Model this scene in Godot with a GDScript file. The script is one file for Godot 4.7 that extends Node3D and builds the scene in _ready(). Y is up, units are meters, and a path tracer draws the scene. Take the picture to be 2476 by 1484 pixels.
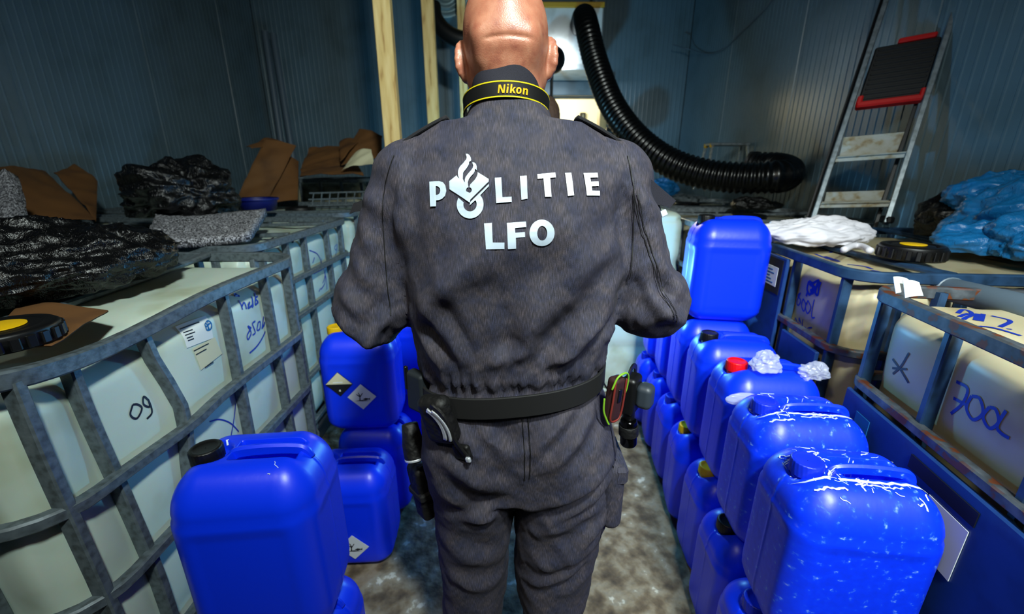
extends Node3D
# A storeroom of sandwich panels: a man in a dark police jacket seen from behind in the aisle between caged tanks and blue jerrycans.

const EYE := Vector3(0, 1.47, 0)
const FOCAL := 1030.0
const PITCH := deg_to_rad(18.0)

var M := {}
var taken := {}
var rng := RandomNumberGenerator.new()


# ---------------------------------------------------------------- mesh helpers
class Geo:
	var v := PackedVector3Array()
	var n := PackedVector3Array()
	var t := PackedInt32Array()
	var s0 := 0
	var t0 := 0

	func begin() -> void:
		s0 = v.size()
		t0 = t.size()

	func tri(a: int, b: int, c: int) -> void:
		t.append(a); t.append(b); t.append(c)

	func quad(a: int, b: int, c: int, d: int) -> void:
		t.append(a); t.append(b); t.append(c)
		t.append(a); t.append(c); t.append(d)

	# turns the shape begun last so that its faces run clockwise from outside, and gives it normals; weld joins normals over equal places
	func finish(closed := true, weld := false) -> void:
		if closed:
			var mid := Vector3.ZERO
			for i in range(s0, v.size()):
				mid += v[i]
			mid /= maxf(1.0, v.size() - s0)
			var vol := 0.0
			for i in range(t0, t.size(), 3):
				vol += (v[t[i]] - mid).dot((v[t[i + 1]] - mid).cross(v[t[i + 2]] - mid))
			if vol > 0.0:
				for i in range(t0, t.size(), 3):
					var k := t[i + 1]
					t[i + 1] = t[i + 2]
					t[i + 2] = k
		n.resize(v.size())
		for i in range(s0, v.size()):
			n[i] = Vector3.ZERO
		for i in range(t0, t.size(), 3):
			var a := v[t[i]]
			var w := (v[t[i + 2]] - a).cross(v[t[i + 1]] - a)
			n[t[i]] += w
			n[t[i + 1]] += w
			n[t[i + 2]] += w
		if weld:
			var sum := {}
			for i in range(s0, v.size()):
				var key := Vector3i((v[i] * 20000.0).round())
				sum[key] = sum.get(key, Vector3.ZERO) + n[i]
			for i in range(s0, v.size()):
				n[i] = sum[Vector3i((v[i] * 20000.0).round())]
		for i in range(s0, v.size()):
			n[i] = n[i].normalized() if n[i].length_squared() > 0.0 else Vector3.UP

	func mesh() -> ArrayMesh:
		var a := []
		a.resize(Mesh.ARRAY_MAX)
		a[Mesh.ARRAY_VERTEX] = v
		a[Mesh.ARRAY_NORMAL] = n
		a[Mesh.ARRAY_INDEX] = t
		var m := ArrayMesh.new()
		m.add_surface_from_arrays(Mesh.PRIMITIVE_TRIANGLES, a)
		return m

	# a surface f(u, v) for u, v in 0..1
	func grid(nu: int, nv: int, f: Callable, closed := false, weld := false) -> void:
		begin()
		for j in nv + 1:
			for i in nu + 1:
				v.append(f.call(float(i) / nu, float(j) / nv))
		for j in nv:
			for i in nu:
				var a := s0 + j * (nu + 1) + i
				quad(a, a + 1, a + nu + 2, a + nu + 1)
		finish(closed, weld)

	# a box with chamfered edges, flat shaded
	func box(c: Vector3, size: Vector3, bevel := 0.0, b := Basis.IDENTITY) -> void:
		var h := size / 2.0
		var e := minf(bevel, minf(h.x, minf(h.y, h.z)) * 0.49)
		begin()
		var faces := []
		for ax in 3:
			for sg in [-1.0, 1.0]:
				var u := (ax + 1) % 3
				var w := (ax + 2) % 3
				var q := []
				for s in [[-1, -1], [1, -1], [1, 1], [-1, 1]]:
					var p := Vector3.ZERO
					p[ax] = sg * h[ax]
					p[u] = s[0] * (h[u] - e)
					p[w] = s[1] * (h[w] - e)
					q.append(p)
				faces.append([q, Vector3.ZERO])
		if e > 0.0:
			for ax in 3:
				var u := (ax + 1) % 3
				var w := (ax + 2) % 3
				for su in [-1.0, 1.0]:
					for sw in [-1.0, 1.0]:
						var q := []
						for s in [[-1, 0], [1, 0], [1, 1], [-1, 1]]:
							var p := Vector3.ZERO
							p[ax] = s[0] * (h[ax] - e)
							p[u] = su * (h[u] - (e if s[1] == 1 else 0.0))
							p[w] = sw * (h[w] - (0.0 if s[1] == 1 else e))
							q.append(p)
						faces.append([q, Vector3.ZERO])
			for sx in [-1.0, 1.0]:
				for sy in [-1.0, 1.0]:
					for sz in [-1.0, 1.0]:
						faces.append([[Vector3(sx * h.x, sy * (h.y - e), sz * (h.z - e)), Vector3(sx * (h.x - e), sy * h.y, sz * (h.z - e)), Vector3(sx * (h.x - e), sy * (h.y - e), sz * h.z)], Vector3.ZERO])
		for fc in faces:
			var q: Array = fc[0]
			var nn: Vector3 = (q[2] - q[0]).cross(q[1] - q[0])
			var m: Vector3 = (q[0] + q[1] + q[2]) / 3.0
			if nn.dot(m) < 0.0:
				q.reverse()
			var k := v.size()
			for p in q:
				v.append(c + b * p)
			tri(k, k + 1, k + 2)
			if q.size() == 4:
				tri(k, k + 2, k + 3)
		finish(b.determinant() < 0.0)

	# a section (list of points) swept along points; up keeps it from turning, ZERO lets it turn as little as it can
	func sweep(p: PackedVector3Array, sec: PackedVector2Array, up := Vector3.ZERO, loop := false, sizes := PackedFloat32Array()) -> void:
		begin()
		var m := p.size()
		var k := sec.size()
		var side := Vector3.ZERO
		for i in m:
			var a := p[(i - 1 + m) % m] if loop or i > 0 else p[i]
			var b := p[(i + 1) % m] if loop or i < m - 1 else p[i]
			var tg := (b - a).normalized()
			if up != Vector3.ZERO:
				side = up.cross(tg).normalized()
			elif side == Vector3.ZERO:
				side = (Vector3.UP if absf(tg.y) < 0.9 else Vector3.RIGHT).cross(tg).normalized()
			else:
				side = (side - tg * side.dot(tg)).normalized()
			var top := tg.cross(side)
			var z := sizes[i] if sizes.size() else 1.0
			for s in sec:
				v.append(p[i] + (side * s.x + top * s.y) * z)
		for i in (m if loop else m - 1):
			for j in k:
				var a := s0 + i * k + j
				var b := s0 + i * k + (j + 1) % k
				var c := s0 + ((i + 1) % m) * k + (j + 1) % k
				var d := s0 + ((i + 1) % m) * k + j
				quad(a, b, c, d)
		if not loop:
			for e in [0, m - 1]:
				var c := v.size()
				v.append(p[e])
				for j in k:
					if e == 0:
						tri(c, s0 + (j + 1) % k, s0 + j)
					else:
						tri(c, s0 + e * k + j, s0 + e * k + (j + 1) % k)
		finish()

	func tube(p: PackedVector3Array, r: float, sides := 8, loop := false, sizes := PackedFloat32Array()) -> void:
		var s := PackedVector2Array()
		for i in sides:
			s.append(Vector2.from_angle(TAU * i / sides) * r)
		sweep(p, s, Vector3.ZERO, loop, sizes)

	# a profile of (radius, height) turned round the y axis of xf; sharp profile corners are given twice
	func lathe(prof: PackedVector2Array, sides: int, xf := Transform3D()) -> void:
		begin()
		for q in prof:
			for i in sides:
				var a := TAU * i / sides
				v.append(xf * Vector3(cos(a) * q.x, q.y, sin(a) * q.x))
		for j in prof.size() - 1:
			for i in sides:
				quad(s0 + j * sides + i, s0 + j * sides + (i + 1) % sides, s0 + (j + 1) * sides + (i + 1) % sides, s0 + (j + 1) * sides + i)
		finish()

	# a flat outline with thickness
	func prism(poly: PackedVector2Array, depth: float, xf := Transform3D()) -> void:
		begin()
		var tr := Geometry2D.triangulate_polygon(poly)
		for z in [0.0, depth]:
			var k := v.size()
			for q in poly:
				v.append(xf * Vector3(q.x, q.y, z))
			for i in range(0, tr.size(), 3):
				if z == 0.0:
					tri(k + tr[i], k + tr[i + 1], k + tr[i + 2])
				else:
					tri(k + tr[i], k + tr[i + 2], k + tr[i + 1])
		var cc := not Geometry2D.is_polygon_clockwise(poly)
		for i in poly.size():
			var a := poly[i]
			var b := poly[(i + 1) % poly.size()]
			var k := v.size()
			v.append(xf * Vector3(a.x, a.y, 0)); v.append(xf * Vector3(b.x, b.y, 0))
			v.append(xf * Vector3(b.x, b.y, depth)); v.append(xf * Vector3(a.x, a.y, depth))
			quad(k, k + 3, k + 2, k + 1)
		# the caps' winding follows the triangulation; make both agree
		var a0 := v[t[t0]]
		var face := (v[t[t0 + 2]] - a0).cross(v[t[t0 + 1]] - a0)
		var out := xf.basis * Vector3(0, 0, -1)
		if face.dot(out) < 0.0:
			for i in range(t0, t0 + tr.size() * 2, 3):
				var k := t[i + 1]
				t[i + 1] = t[i + 2]
				t[i + 2] = k
		var i0 := t0 + tr.size() * 2
		if i0 < t.size():
			var mid := (v[t[i0]] + v[t[i0 + 1]]) / 2.0
			var e2 := poly[1] - poly[0]
			var o2 := Vector2(e2.y, -e2.x) * (1.0 if cc else -1.0)
			var fn := (v[t[i0 + 2]] - v[t[i0]]).cross(v[t[i0 + 1]] - v[t[i0]])
			if fn.dot(xf.basis * Vector3(o2.x, o2.y, 0)) < 0.0:
				for i in range(i0, t.size(), 3):
					var k := t[i + 1]
					t[i + 1] = t[i + 2]
					t[i + 2] = k
		finish(false)

	static func steps(h: float, r: float, m: int, rs: int) -> PackedFloat32Array:
		var o := PackedFloat32Array()
		for i in rs:
			o.append(-h + r - r * tan(PI / 4 * (rs - i) / rs))
		for i in m + 1:
			o.append(-h + r + 2.0 * (h - r) * i / m)
		for i in rs:
			o.append(h - r + r * tan(PI / 4 * (i + 1) / rs))
		return o

	# a box with round edges; shift(p, normal) moves each point
	func round_box(c: Vector3, half: Vector3, r: float, m: Vector3i, rs: int, shift = null, b := Basis.IDENTITY) -> void:
		begin()
		var core := half - Vector3.ONE * r
		for ax in 3:
			var u := (ax + 1) % 3
			var w := (ax + 2) % 3
			var su := steps(half[u], r, m[u], rs)
			var sw := steps(half[w], r, m[w], rs)
			for sg in [-1.0, 1.0]:
				var k := v.size()
				for y in sw:
					for x in su:
						var q := Vector3.ZERO
						q[ax] = sg * half[ax]
						q[u] = x
						q[w] = y
						var inner := q.clamp(-core, core)
						var d := (q - inner).normalized()
						var p := inner + d * r
						if shift != null:
							p = shift.call(p, d)
						v.append(c + b * p)
				var nu := su.size()
				for j in sw.size() - 1:
					for i in nu - 1:
						var a := k + j * nu + i
						if sg > 0.0:
							quad(a, a + nu, a + nu + 1, a + 1)
						else:
							quad(a, a + 1, a + nu + 1, a + nu)
		finish(true, true)


# a field of distances on a grid, meshed as surface nets
class Field:
	var lo: Vector3
	var c: float
	var nx: int
	var ny: int
	var nz: int
	var f := PackedFloat32Array()

	func _init(a: Vector3, b: Vector3, cell: float) -> void:
		lo = a
		c = cell
		nx = int(ceil((b.x - a.x) / c)) + 1
		ny = int(ceil((b.y - a.y) / c)) + 1
		nz = int(ceil((b.z - a.z) / c)) + 1
		f.resize(nx * ny * nz)
		f.fill(1.0)

	func bone(a: Vector3, b: Vector3, ra: float, rb: float, k: float, cut := false) -> void:
		var m := maxf(ra, rb) + k + 2.5 * c
		var p0 := (a.min(b) - Vector3.ONE * m - lo) / c
		var p1 := (a.max(b) + Vector3.ONE * m - lo) / c
		var ba := b - a
		var bb := maxf(ba.length_squared(), 1e-9)
		for z in range(maxi(0, int(p0.z)), mini(nz, int(p1.z) + 2)):
			for y in range(maxi(0, int(p0.y)), mini(ny, int(p1.y) + 2)):
				var at := (z * ny + y) * nx
				for x in range(maxi(0, int(p0.x)), mini(nx, int(p1.x) + 2)):
					var pa := lo + Vector3(x, y, z) * c - a
					var h := clampf(pa.dot(ba) / bb, 0.0, 1.0)
					var d := (pa - ba * h).length() - ra - (rb - ra) * h
					put(at + x, d, k, cut)

	func put(i: int, d: float, k: float, cut: bool) -> void:
		var o := f[i]
		if cut:
			var g := maxf(k - absf(o + d), 0.0) / k
			f[i] = maxf(o, -d) + g * g * k * 0.25
		else:
			var g := maxf(k - absf(o - d), 0.0) / k
			f[i] = minf(o, d) - g * g * k * 0.25

	func ball(p: Vector3, r: Vector3, k: float, b := Basis.IDENTITY, cut := false) -> void:
		var inv := b.transposed()
		var m := maxf(r.x, maxf(r.y, r.z)) + k + 2.5 * c
		var p0 := (p - Vector3.ONE * m - lo) / c
		var p1 := (p + Vector3.ONE * m - lo) / c
		for z in range(maxi(0, int(p0.z)), mini(nz, int(p1.z) + 2)):
			for y in range(maxi(0, int(p0.y)), mini(ny, int(p1.y) + 2)):
				var at := (z * ny + y) * nx
				for x in range(maxi(0, int(p0.x)), mini(nx, int(p1.x) + 2)):
					var q := inv * (lo + Vector3(x, y, z) * c - p)
					var k0 := (q / r).length()
					var k1 := (q / (r * r)).length()
					put(at + x, k0 * (k0 - 1.0) / maxf(k1, 1e-6), k, cut)

	# stacked ovals: rows of [y, centre x, centre z, half width, half depth]
	func loft(rows: Array, e: float, k: float) -> void:
		for y in ny:
			var h := lo.y + y * c
			var j := 0
			while j < rows.size() - 2 and h > rows[j + 1][0]:
				j += 1
			var a: Array = rows[j]
			var b: Array = rows[j + 1]
			if h < rows[0][0] - k - 2.5 * c or h > rows[-1][0] + k + 2.5 * c:
				continue
			var s := smoothstep(0.0, 1.0, clampf((h - a[0]) / (b[0] - a[0]), 0.0, 1.0)) * 0.5 + clampf((h - a[0]) / (b[0] - a[0]), 0.0, 1.0) * 0.5
			var cx := lerpf(a[1], b[1], s)
			var cz := lerpf(a[2], b[2], s)
			var rx := lerpf(a[3], b[3], s)
			var rz := lerpf(a[4], b[4], s)
			var r := minf(rx, rz)
			var ends := maxf(rows[0][0] - h, h - rows[-1][0])
			for z in nz:
				var dz := absf(lo.z + z * c - cz) / rz
				var at := (z * ny + y) * nx
				if dz > 1.8:
					continue
				var pz := pow(dz, e)
				for x in nx:
					var dx := absf(lo.x + x * c - cx) / rx
					if dx < 1.8:
						put(at + x, maxf((pow(pow(dx, e) + pz, 1.0 / e) - 1.0) * r, ends), k, false)

	func into(g: Geo, shift = null) -> void:
		g.begin()
		var id := PackedInt32Array()
		id.resize(f.size())
		id.fill(-1)
		var off := [0, 1, nx, nx + 1, nx * ny, nx * ny + 1, nx * ny + nx, nx * ny + nx + 1]
		var nxy := nx * ny
		for z in nz - 1:
			for y in ny - 1:
				var row := (z * ny + y) * nx
				for x in nx - 1:
					var i := row + x
					var inside := 0
					if f[i] < 0.0: inside += 1
					if f[i + 1] < 0.0: inside += 1
					if f[i + nx] < 0.0: inside += 1
					if f[i + nx + 1] < 0.0: inside += 1
					if f[i + nxy] < 0.0: inside += 1
					if f[i + nxy + 1] < 0.0: inside += 1
					if f[i + nxy + nx] < 0.0: inside += 1
					if f[i + nxy + nx + 1] < 0.0: inside += 1
					if inside == 0 or inside == 8:
						continue
					var sum := Vector3.ZERO
					var cnt := 0
					for a in 8:
						for ax in [1, 2, 4]:
							if a & ax:
								continue
							var fa := f[i + off[a]]
							var fb := f[i + off[a | ax]]
							if (fa < 0.0) != (fb < 0.0):
								var s := fa / (fa - fb)
								var p := Vector3(a & 1, (a >> 1) & 1, (a >> 2) & 1)
								if ax == 1: p.x += s
								elif ax == 2: p.y += s
								else: p.z += s
								sum += p
								cnt += 1
					id[i] = g.v.size()
					g.v.append(lo + (Vector3(x, y, z) + sum / cnt) * c)
		for z in range(1, nz - 1):
			for y in range(1, ny - 1):
				var row := (z * ny + y) * nx
				for x in range(1, nx - 1):
					var i := row + x
					var s := f[i] < 0.0
					if s != (f[i + 1] < 0.0):
						face(g, id[i], id[i - nx], id[i - nx - nxy], id[i - nxy], s)
					if s != (f[i + nx] < 0.0):
						face(g, id[i], id[i - nxy], id[i - nxy - 1], id[i - 1], s)
					if s != (f[i + nxy] < 0.0):
						face(g, id[i], id[i - 1], id[i - 1 - nx], id[i - nx], s)
		g.finish()
		if shift != null:
			for i in range(g.s0, g.v.size()):
				g.v[i] = shift.call(g.v[i], g.n[i])
			g.finish()

	func face(g: Geo, a: int, b: int, d: int, e: int, s: bool) -> void:
		if a < 0 or b < 0 or d < 0 or e < 0:
			return
		if s:
			g.quad(a, b, d, e)
		else:
			g.quad(a, e, d, b)


# ---------------------------------------------------------------- scene helpers
func numbered(called: String) -> String:
	if not taken.has(called):
		taken[called] = 0
		return called
	taken[called] += 1
	return "%s_%03d" % [called, taken[called]]


func tag(o: Node, label: String, category: String, group := "", kind := "") -> void:
	if label: o.set_meta("label", label)
	if category: o.set_meta("category", category)
	if group: o.set_meta("group", group)
	if kind: o.set_meta("kind", kind)


func thing(called: String, label: String, category: String, at_ := Vector3.ZERO, turn := 0.0, group := "") -> Node3D:
	var o := Node3D.new()
	o.name = numbered(called)
	add_child(o)
	o.position = at_
	o.rotation.y = turn
	tag(o, label, category, group)
	return o


func part(g: Geo, called: String, m: Material, parent: Node = self) -> MeshInstance3D:
	var o := MeshInstance3D.new()
	o.mesh = g.mesh()
	o.material_override = m
	o.name = numbered(called) if parent == self else called
	parent.add_child(o, true)
	return o


func struct(g: Geo, called: String, m: Material) -> MeshInstance3D:
	var o := part(g, called, m)
	o.set_meta("kind", "structure")
	return o


# the point that lies at a given depth under a place of the photograph (2476 x 1484)
func ray(x: float, y: float) -> Vector3:
	var q := Vector3((x - 1238.0) / FOCAL, -(y - 742.0) / FOCAL, -1.0)
	return Basis(Vector3.RIGHT, -PITCH) * q


func at(x: float, y: float, depth: float) -> Vector3:
	return EYE + ray(x, y) * depth


func on_height(x: float, y: float, h: float) -> Vector3:
	var r := ray(x, y)
	return EYE + r * ((h - EYE.y) / r.y)


func smooth(p: Array, per := 6, loop := false) -> PackedVector3Array:
	var o := PackedVector3Array()
	var m := p.size()
	for i in (m if loop else m - 1):
		var a: Vector3 = p[(i - 1 + m) % m] if loop or i > 0 else p[0] * 2.0 - p[1]
		var b: Vector3 = p[i]
		var c: Vector3 = p[(i + 1) % m]
		var d: Vector3 = p[(i + 2) % m] if loop or i < m - 2 else p[m - 1] * 2.0 - p[m - 2]
		for k in per:
			o.append(b.cubic_interpolate(c, a, d, float(k) / per))
	if not loop:
		o.append(p[m - 1])
	return o


func rect(w: float, h: float, e := 0.25) -> PackedVector2Array:
	var a := w / 2
	var b := h / 2
	var k := minf(a, b) * e * 2.0
	var o := PackedVector2Array()
	for q in [Vector2(a - k, -b), Vector2(a, -b + k), Vector2(a, b - k), Vector2(a - k, b), Vector2(-a + k, b), Vector2(-a, b - k), Vector2(-a, -b + k), Vector2(-a + k, -b)]:
		o.append(q)
		o.append(q)      # twice, so that each facet keeps its own edge
	return o


func noise(freq: float, sd: int, ridged := false, oct := 3) -> FastNoiseLite:
	var f := FastNoiseLite.new()
	f.noise_type = FastNoiseLite.TYPE_SIMPLEX_SMOOTH
	f.seed = sd
	f.frequency = freq
	f.fractal_type = FastNoiseLite.FRACTAL_RIDGED if ridged else FastNoiseLite.FRACTAL_FBM
	f.fractal_octaves = oct
	return f


# a tileable picture of noise run through a list of [place, colour]
func speckle(freq: float, stops: Array, sd := 1, size := 512, kind := FastNoiseLite.TYPE_SIMPLEX_SMOOTH, oct := 4, stretch := 1) -> Texture2D:
	var f := FastNoiseLite.new()
	f.noise_type = kind
	f.seed = sd
	f.frequency = freq
	f.fractal_octaves = oct
	if kind == FastNoiseLite.TYPE_CELLULAR:
		f.cellular_return_type = FastNoiseLite.RETURN_CELL_VALUE
		f.fractal_type = FastNoiseLite.FRACTAL_NONE
	var im := f.get_seamless_image(size, size / stretch)
	im.convert(Image.FORMAT_RGB8)
	if stretch > 1:
		im.resize(size, size, Image.INTERPOLATE_CUBIC)
	var g := Gradient.new()
	g.offsets = PackedFloat32Array(stops.map(func(s): return s[0]))
	g.colors = PackedColorArray(stops.map(func(s): return s[1]))
	var lut := []
	for i in 256:
		var cc := g.sample(i / 255.0)
		lut.append([int(cc.r * 255), int(cc.g * 255), int(cc.b * 255)])
	var d := im.get_data()
	for i in range(0, d.size(), 3):
		var l: Array = lut[d[i]]
		d[i] = l[0]
		d[i + 1] = l[1]
		d[i + 2] = l[2]
	return ImageTexture.create_from_image(Image.create_from_data(size, size, false, Image.FORMAT_RGB8, d))


func bumps(freq: float, strength: float, sd := 3, stretch := 1) -> Texture2D:
	var f := FastNoiseLite.new()
	f.seed = sd
	f.frequency = freq
	var im := f.get_seamless_image(512, 512 / stretch)
	im.convert(Image.FORMAT_RGB8)
	if stretch > 1:
		im.resize(512, 512, Image.INTERPOLATE_CUBIC)
	im.bump_map_to_normal_map(strength)
	return ImageTexture.create_from_image(im)


func mat(color: Color, rough := 0.6, metal := 0.0, tex: Texture2D = null, scale := 1.0, nrm: Texture2D = null, nscale := 1.0) -> StandardMaterial3D:
	var m := StandardMaterial3D.new()
	m.albedo_color = color
	m.roughness = rough
	m.metallic = metal
	if tex:
		m.albedo_texture = tex
	if nrm:
		m.normal_enabled = true
		m.normal_texture = nrm
		m.normal_scale = nscale
	if tex or nrm:
		m.uv1_triplanar = true
		m.uv1_triplanar_sharpness = 4.0
		m.uv1_scale = Vector3.ONE * scale
	return m


# ---------------------------------------------------------------- the place
func _ready() -> void:
	var cam := Camera3D.new()
	cam.name = "viewpoint"
	cam.position = EYE
	cam.rotation = Vector3(-PITCH, 0, 0)
	cam.fov = rad_to_deg(2.0 * atan(742.0 / FOCAL))
	cam.near = 0.05
	cam.far = 60.0
	var lens := CameraAttributesPhysical.new()
	lens.frustum_focal_length = 12.0 * FOCAL / 742.0
	lens.frustum_focus_distance = 0.82
	lens.frustum_near = 0.05
	lens.frustum_far = 60.0
	lens.exposure_aperture = 4.0
	cam.attributes = lens
	add_child(cam)
	cam.make_current()

	var we := WorldEnvironment.new()
	we.name = "world_environment"
	var env := Environment.new()
	env.background_mode = Environment.BG_COLOR
	env.background_color = Color(0.02, 0.025, 0.03)
	env.tonemap_mode = Environment.TONE_MAPPER_LINEAR
	env.tonemap_exposure = 1.0
	env.sdfgi_enabled = true
	env.ssao_enabled = true
	env.ssil_enabled = true
	we.environment = env
	add_child(we)

	rng.seed = 7
	make_materials()
	# the lamps: each a fitting with its light just in front of the glowing face
	spot_lamp(Vector3(0.45, 3.05, 0.55), 11.3, Color(0.95, 1.0, 0.98), Vector3(-0.10, 1.5, -2.0), 50.0, "round spot lamp hanging high behind the camera on the right")
	spot_lamp(Vector3(-1.0, 3.05, 0.70), 1.3, Color(1.0, 0.97, 0.88), Vector3(0.9, 0.9, -1.4), 45.0, "round fill lamp added high behind the camera on the left")  # unseen fill, added to brighten the aisle faces on the right
	spot_lamp(Vector3(0.66, 2.3, 0.48), 6.0, Color(0.95, 1.0, 1.0), Vector3(0.95, 0.75, -0.95), 34.0, "round fill lamp added lowest, close to the right-hand tanks")  # added to brighten the near right cans; stands in for a camera-side light
	flood_lamp(Vector3(0.42, 0.0, -2.30), 0.95, 0.75, Color(0.42, 0.78, 1.0), "battery lantern glowing cool white on a thin stand by the white plastic tank")
	work_lamp(Vector3(-0.10, 1.0, -3.35), 4.5, Color(0.50, 0.80, 0.95), Vector3(0.12, 0.22, -1.0), 64.0, "round black lamp on a low stand shining cool light on the far wall")
	work_lamp(at(1335, 142, 4.35), 2.0, Color(0.95, 0.98, 1.0), Vector3(0.12, -0.02, -1.0), 62.0, "round black work lamp on a tall stand shining on the white ventilation box")

	build_room()
	build_tanks()
	build_cans()
	build_officer()
	build_visitor()
	build_clutter()


func lamp_glow(c: Color, e: float) -> StandardMaterial3D:
	var m := StandardMaterial3D.new()
	m.albedo_color = Color(0.9, 0.9, 0.9)
	m.emission_enabled = true
	m.emission = c
	m.emission_energy_multiplier = e
	return m


func spot_lamp(p: Vector3, energy: float, c: Color, target: Vector3, cone: float, label: String) -> void:
	var o := thing("spot_lamp", label, "lamp", p)
	var b := Basis.looking_at((target - p).normalized(), Vector3.UP)
	o.basis = b
	var xf := Transform3D(Basis(Vector3.RIGHT, -PI / 2), Vector3.ZERO)
	var g := Geo.new()
	g.lathe(PackedVector2Array([Vector2(0.001, -0.16), Vector2(0.07, -0.155), Vector2(0.10, -0.12), Vector2(0.14, -0.02), Vector2(0.15, 0.01), Vector2(0.14, 0.01), Vector2(0.13, -0.01), Vector2(0.001, -0.03)]), 32, xf)
	part(g, "housing", M.black_plastic, o)
	g = Geo.new()
	g.lathe(PackedVector2Array([Vector2(0.001, -0.022), Vector2(0.125, -0.022), Vector2(0.125, -0.012), Vector2(0.001, -0.008)]), 32, xf)
	part(g, "lens", lamp_glow(c, 1.5), o)
	g = Geo.new()
	var foot := Vector3(0, 0, 0.14)
	g.tube(PackedVector3Array([foot, foot + b.inverse() * Vector3(0, 3.42 - (p + b * foot).y, 0)]), 0.012, 8)
	part(g, "hanger", M.black_metal, o)
	var l := SpotLight3D.new()
	l.name = "light"
	l.light_energy = energy
	l.light_color = c
	l.light_size = 0.12
	l.spot_range = 20.0
	l.spot_attenuation = 2.0
	l.spot_angle = cone
	l.spot_angle_attenuation = 1.0
	l.shadow_enabled = true
	l.position = Vector3(0, 0, -0.02)
	o.add_child(l)


func flood_lamp(p: Vector3, h: float, energy: float, c: Color, label: String) -> void:
	var o := thing("flood_light", label, "lamp", p)
	var g := Geo.new()
	g.tube(PackedVector3Array([Vector3(0, 0.25, 0), Vector3(0, h - 0.1, 0)]), 0.012, 8)
	part(g, "pole", M.black_metal, o)
	for k in 3:
		g = Geo.new()
		var d := Vector3(cos(k * TAU / 3), 0, sin(k * TAU / 3))
		g.tube(PackedVector3Array([Vector3(0, 0.45, 0), d * 0.28 + Vector3(0, 0.006, 0)]), 0.007, 6)
		part(g, "leg", M.black_metal, o)
	g = Geo.new()
	g.lathe(PackedVector2Array([Vector2(0.001, -0.1), Vector2(0.055, -0.1), Vector2(0.055, -0.07), Vector2(0.03, -0.065), Vector2(0.001, -0.065)]), 20, Transform3D(Basis.IDENTITY, Vector3(0, h, 0)))
	part(g, "base", M.black_metal, o)
	g = Geo.new()
	g.lathe(PackedVector2Array([Vector2(0.001, 0.09), Vector2(0.055, 0.085), Vector2(0.05, 0.07), Vector2(0.001, 0.065)]), 20, Transform3D(Basis.IDENTITY, Vector3(0, h, 0)))
	part(g, "top", M.black_metal, o)
	g = Geo.new()
	g.lathe(PackedVector2Array([Vector2(0.001, -0.062), Vector2(0.05, -0.058), Vector2(0.055, 0.0), Vector2(0.05, 0.055), Vector2(0.001, 0.062)]), 20, Transform3D(Basis.IDENTITY, Vector3(0, h, 0)))
	part(g, "globe", lamp_glow(c, 4.0), o)
	var l := OmniLight3D.new()
	l.name = "light"
	l.light_energy = energy
	l.light_color = c
	l.light_size = 0.05
	l.omni_range = 20.0
	l.omni_attenuation = 2.0
	l.shadow_enabled = true
	l.position = Vector3(0, h, 0)
	o.add_child(l)


func work_lamp(p: Vector3, energy: float, c: Color, towards: Vector3, cone: float, label: String) -> void:
	var o := thing("work_lamp", label, "lamp", Vector3(p.x, 0, p.z))
	var aim := towards.normalized()
	var b := Basis.looking_at(aim, Vector3.UP)
	var c0 := Vector3(0, p.y, 0)
	var xf := Transform3D(b * Basis(Vector3.RIGHT, -PI / 2), c0)
	var g := Geo.new()
	g.lathe(PackedVector2Array([Vector2(0.001, -0.09), Vector2(0.05, -0.088), Vector2(0.09, -0.06), Vector2(0.125, -0.01), Vector2(0.135, 0.03), Vector2(0.135, 0.05), Vector2(0.125, 0.05), Vector2(0.11, 0.0), Vector2(0.001, -0.02)]), 32, xf)
	part(g, "housing", M.black_plastic, o)
	g = Geo.new()
	g.lathe(PackedVector2Array([Vector2(0.001, 0.02), Vector2(0.1, 0.02), Vector2(0.1, 0.028), Vector2(0.001, 0.03)]), 28, xf)
	part(g, "lens", lamp_glow(c, 2.0), o)
	g = Geo.new()
	g.tube(PackedVector3Array([Vector3(0, 0.5, 0), c0 + Vector3(0, -0.1, 0.02)]), 0.016, 8)
	part(g, "pole", M.black_metal, o)
	for k in 3:
		g = Geo.new()
		var d := Vector3(cos(k * TAU / 3 + 0.5), 0, sin(k * TAU / 3 + 0.5))
		g.tube(PackedVector3Array([Vector3(0, 0.62, 0), d * 0.4 + Vector3(0, 0.01, 0)]), 0.011, 6)
		part(g, "leg", M.black_metal, o)
	var l := SpotLight3D.new()
	l.name = "light"
	l.light_energy = energy
	l.light_color = c
	l.light_size = 0.09
	l.spot_range = 20.0
	l.spot_attenuation = 2.0
	l.spot_angle = cone
	l.shadow_enabled = true
	l.transform = Transform3D(b, c0 + aim * 0.06)
	o.add_child(l)


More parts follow.
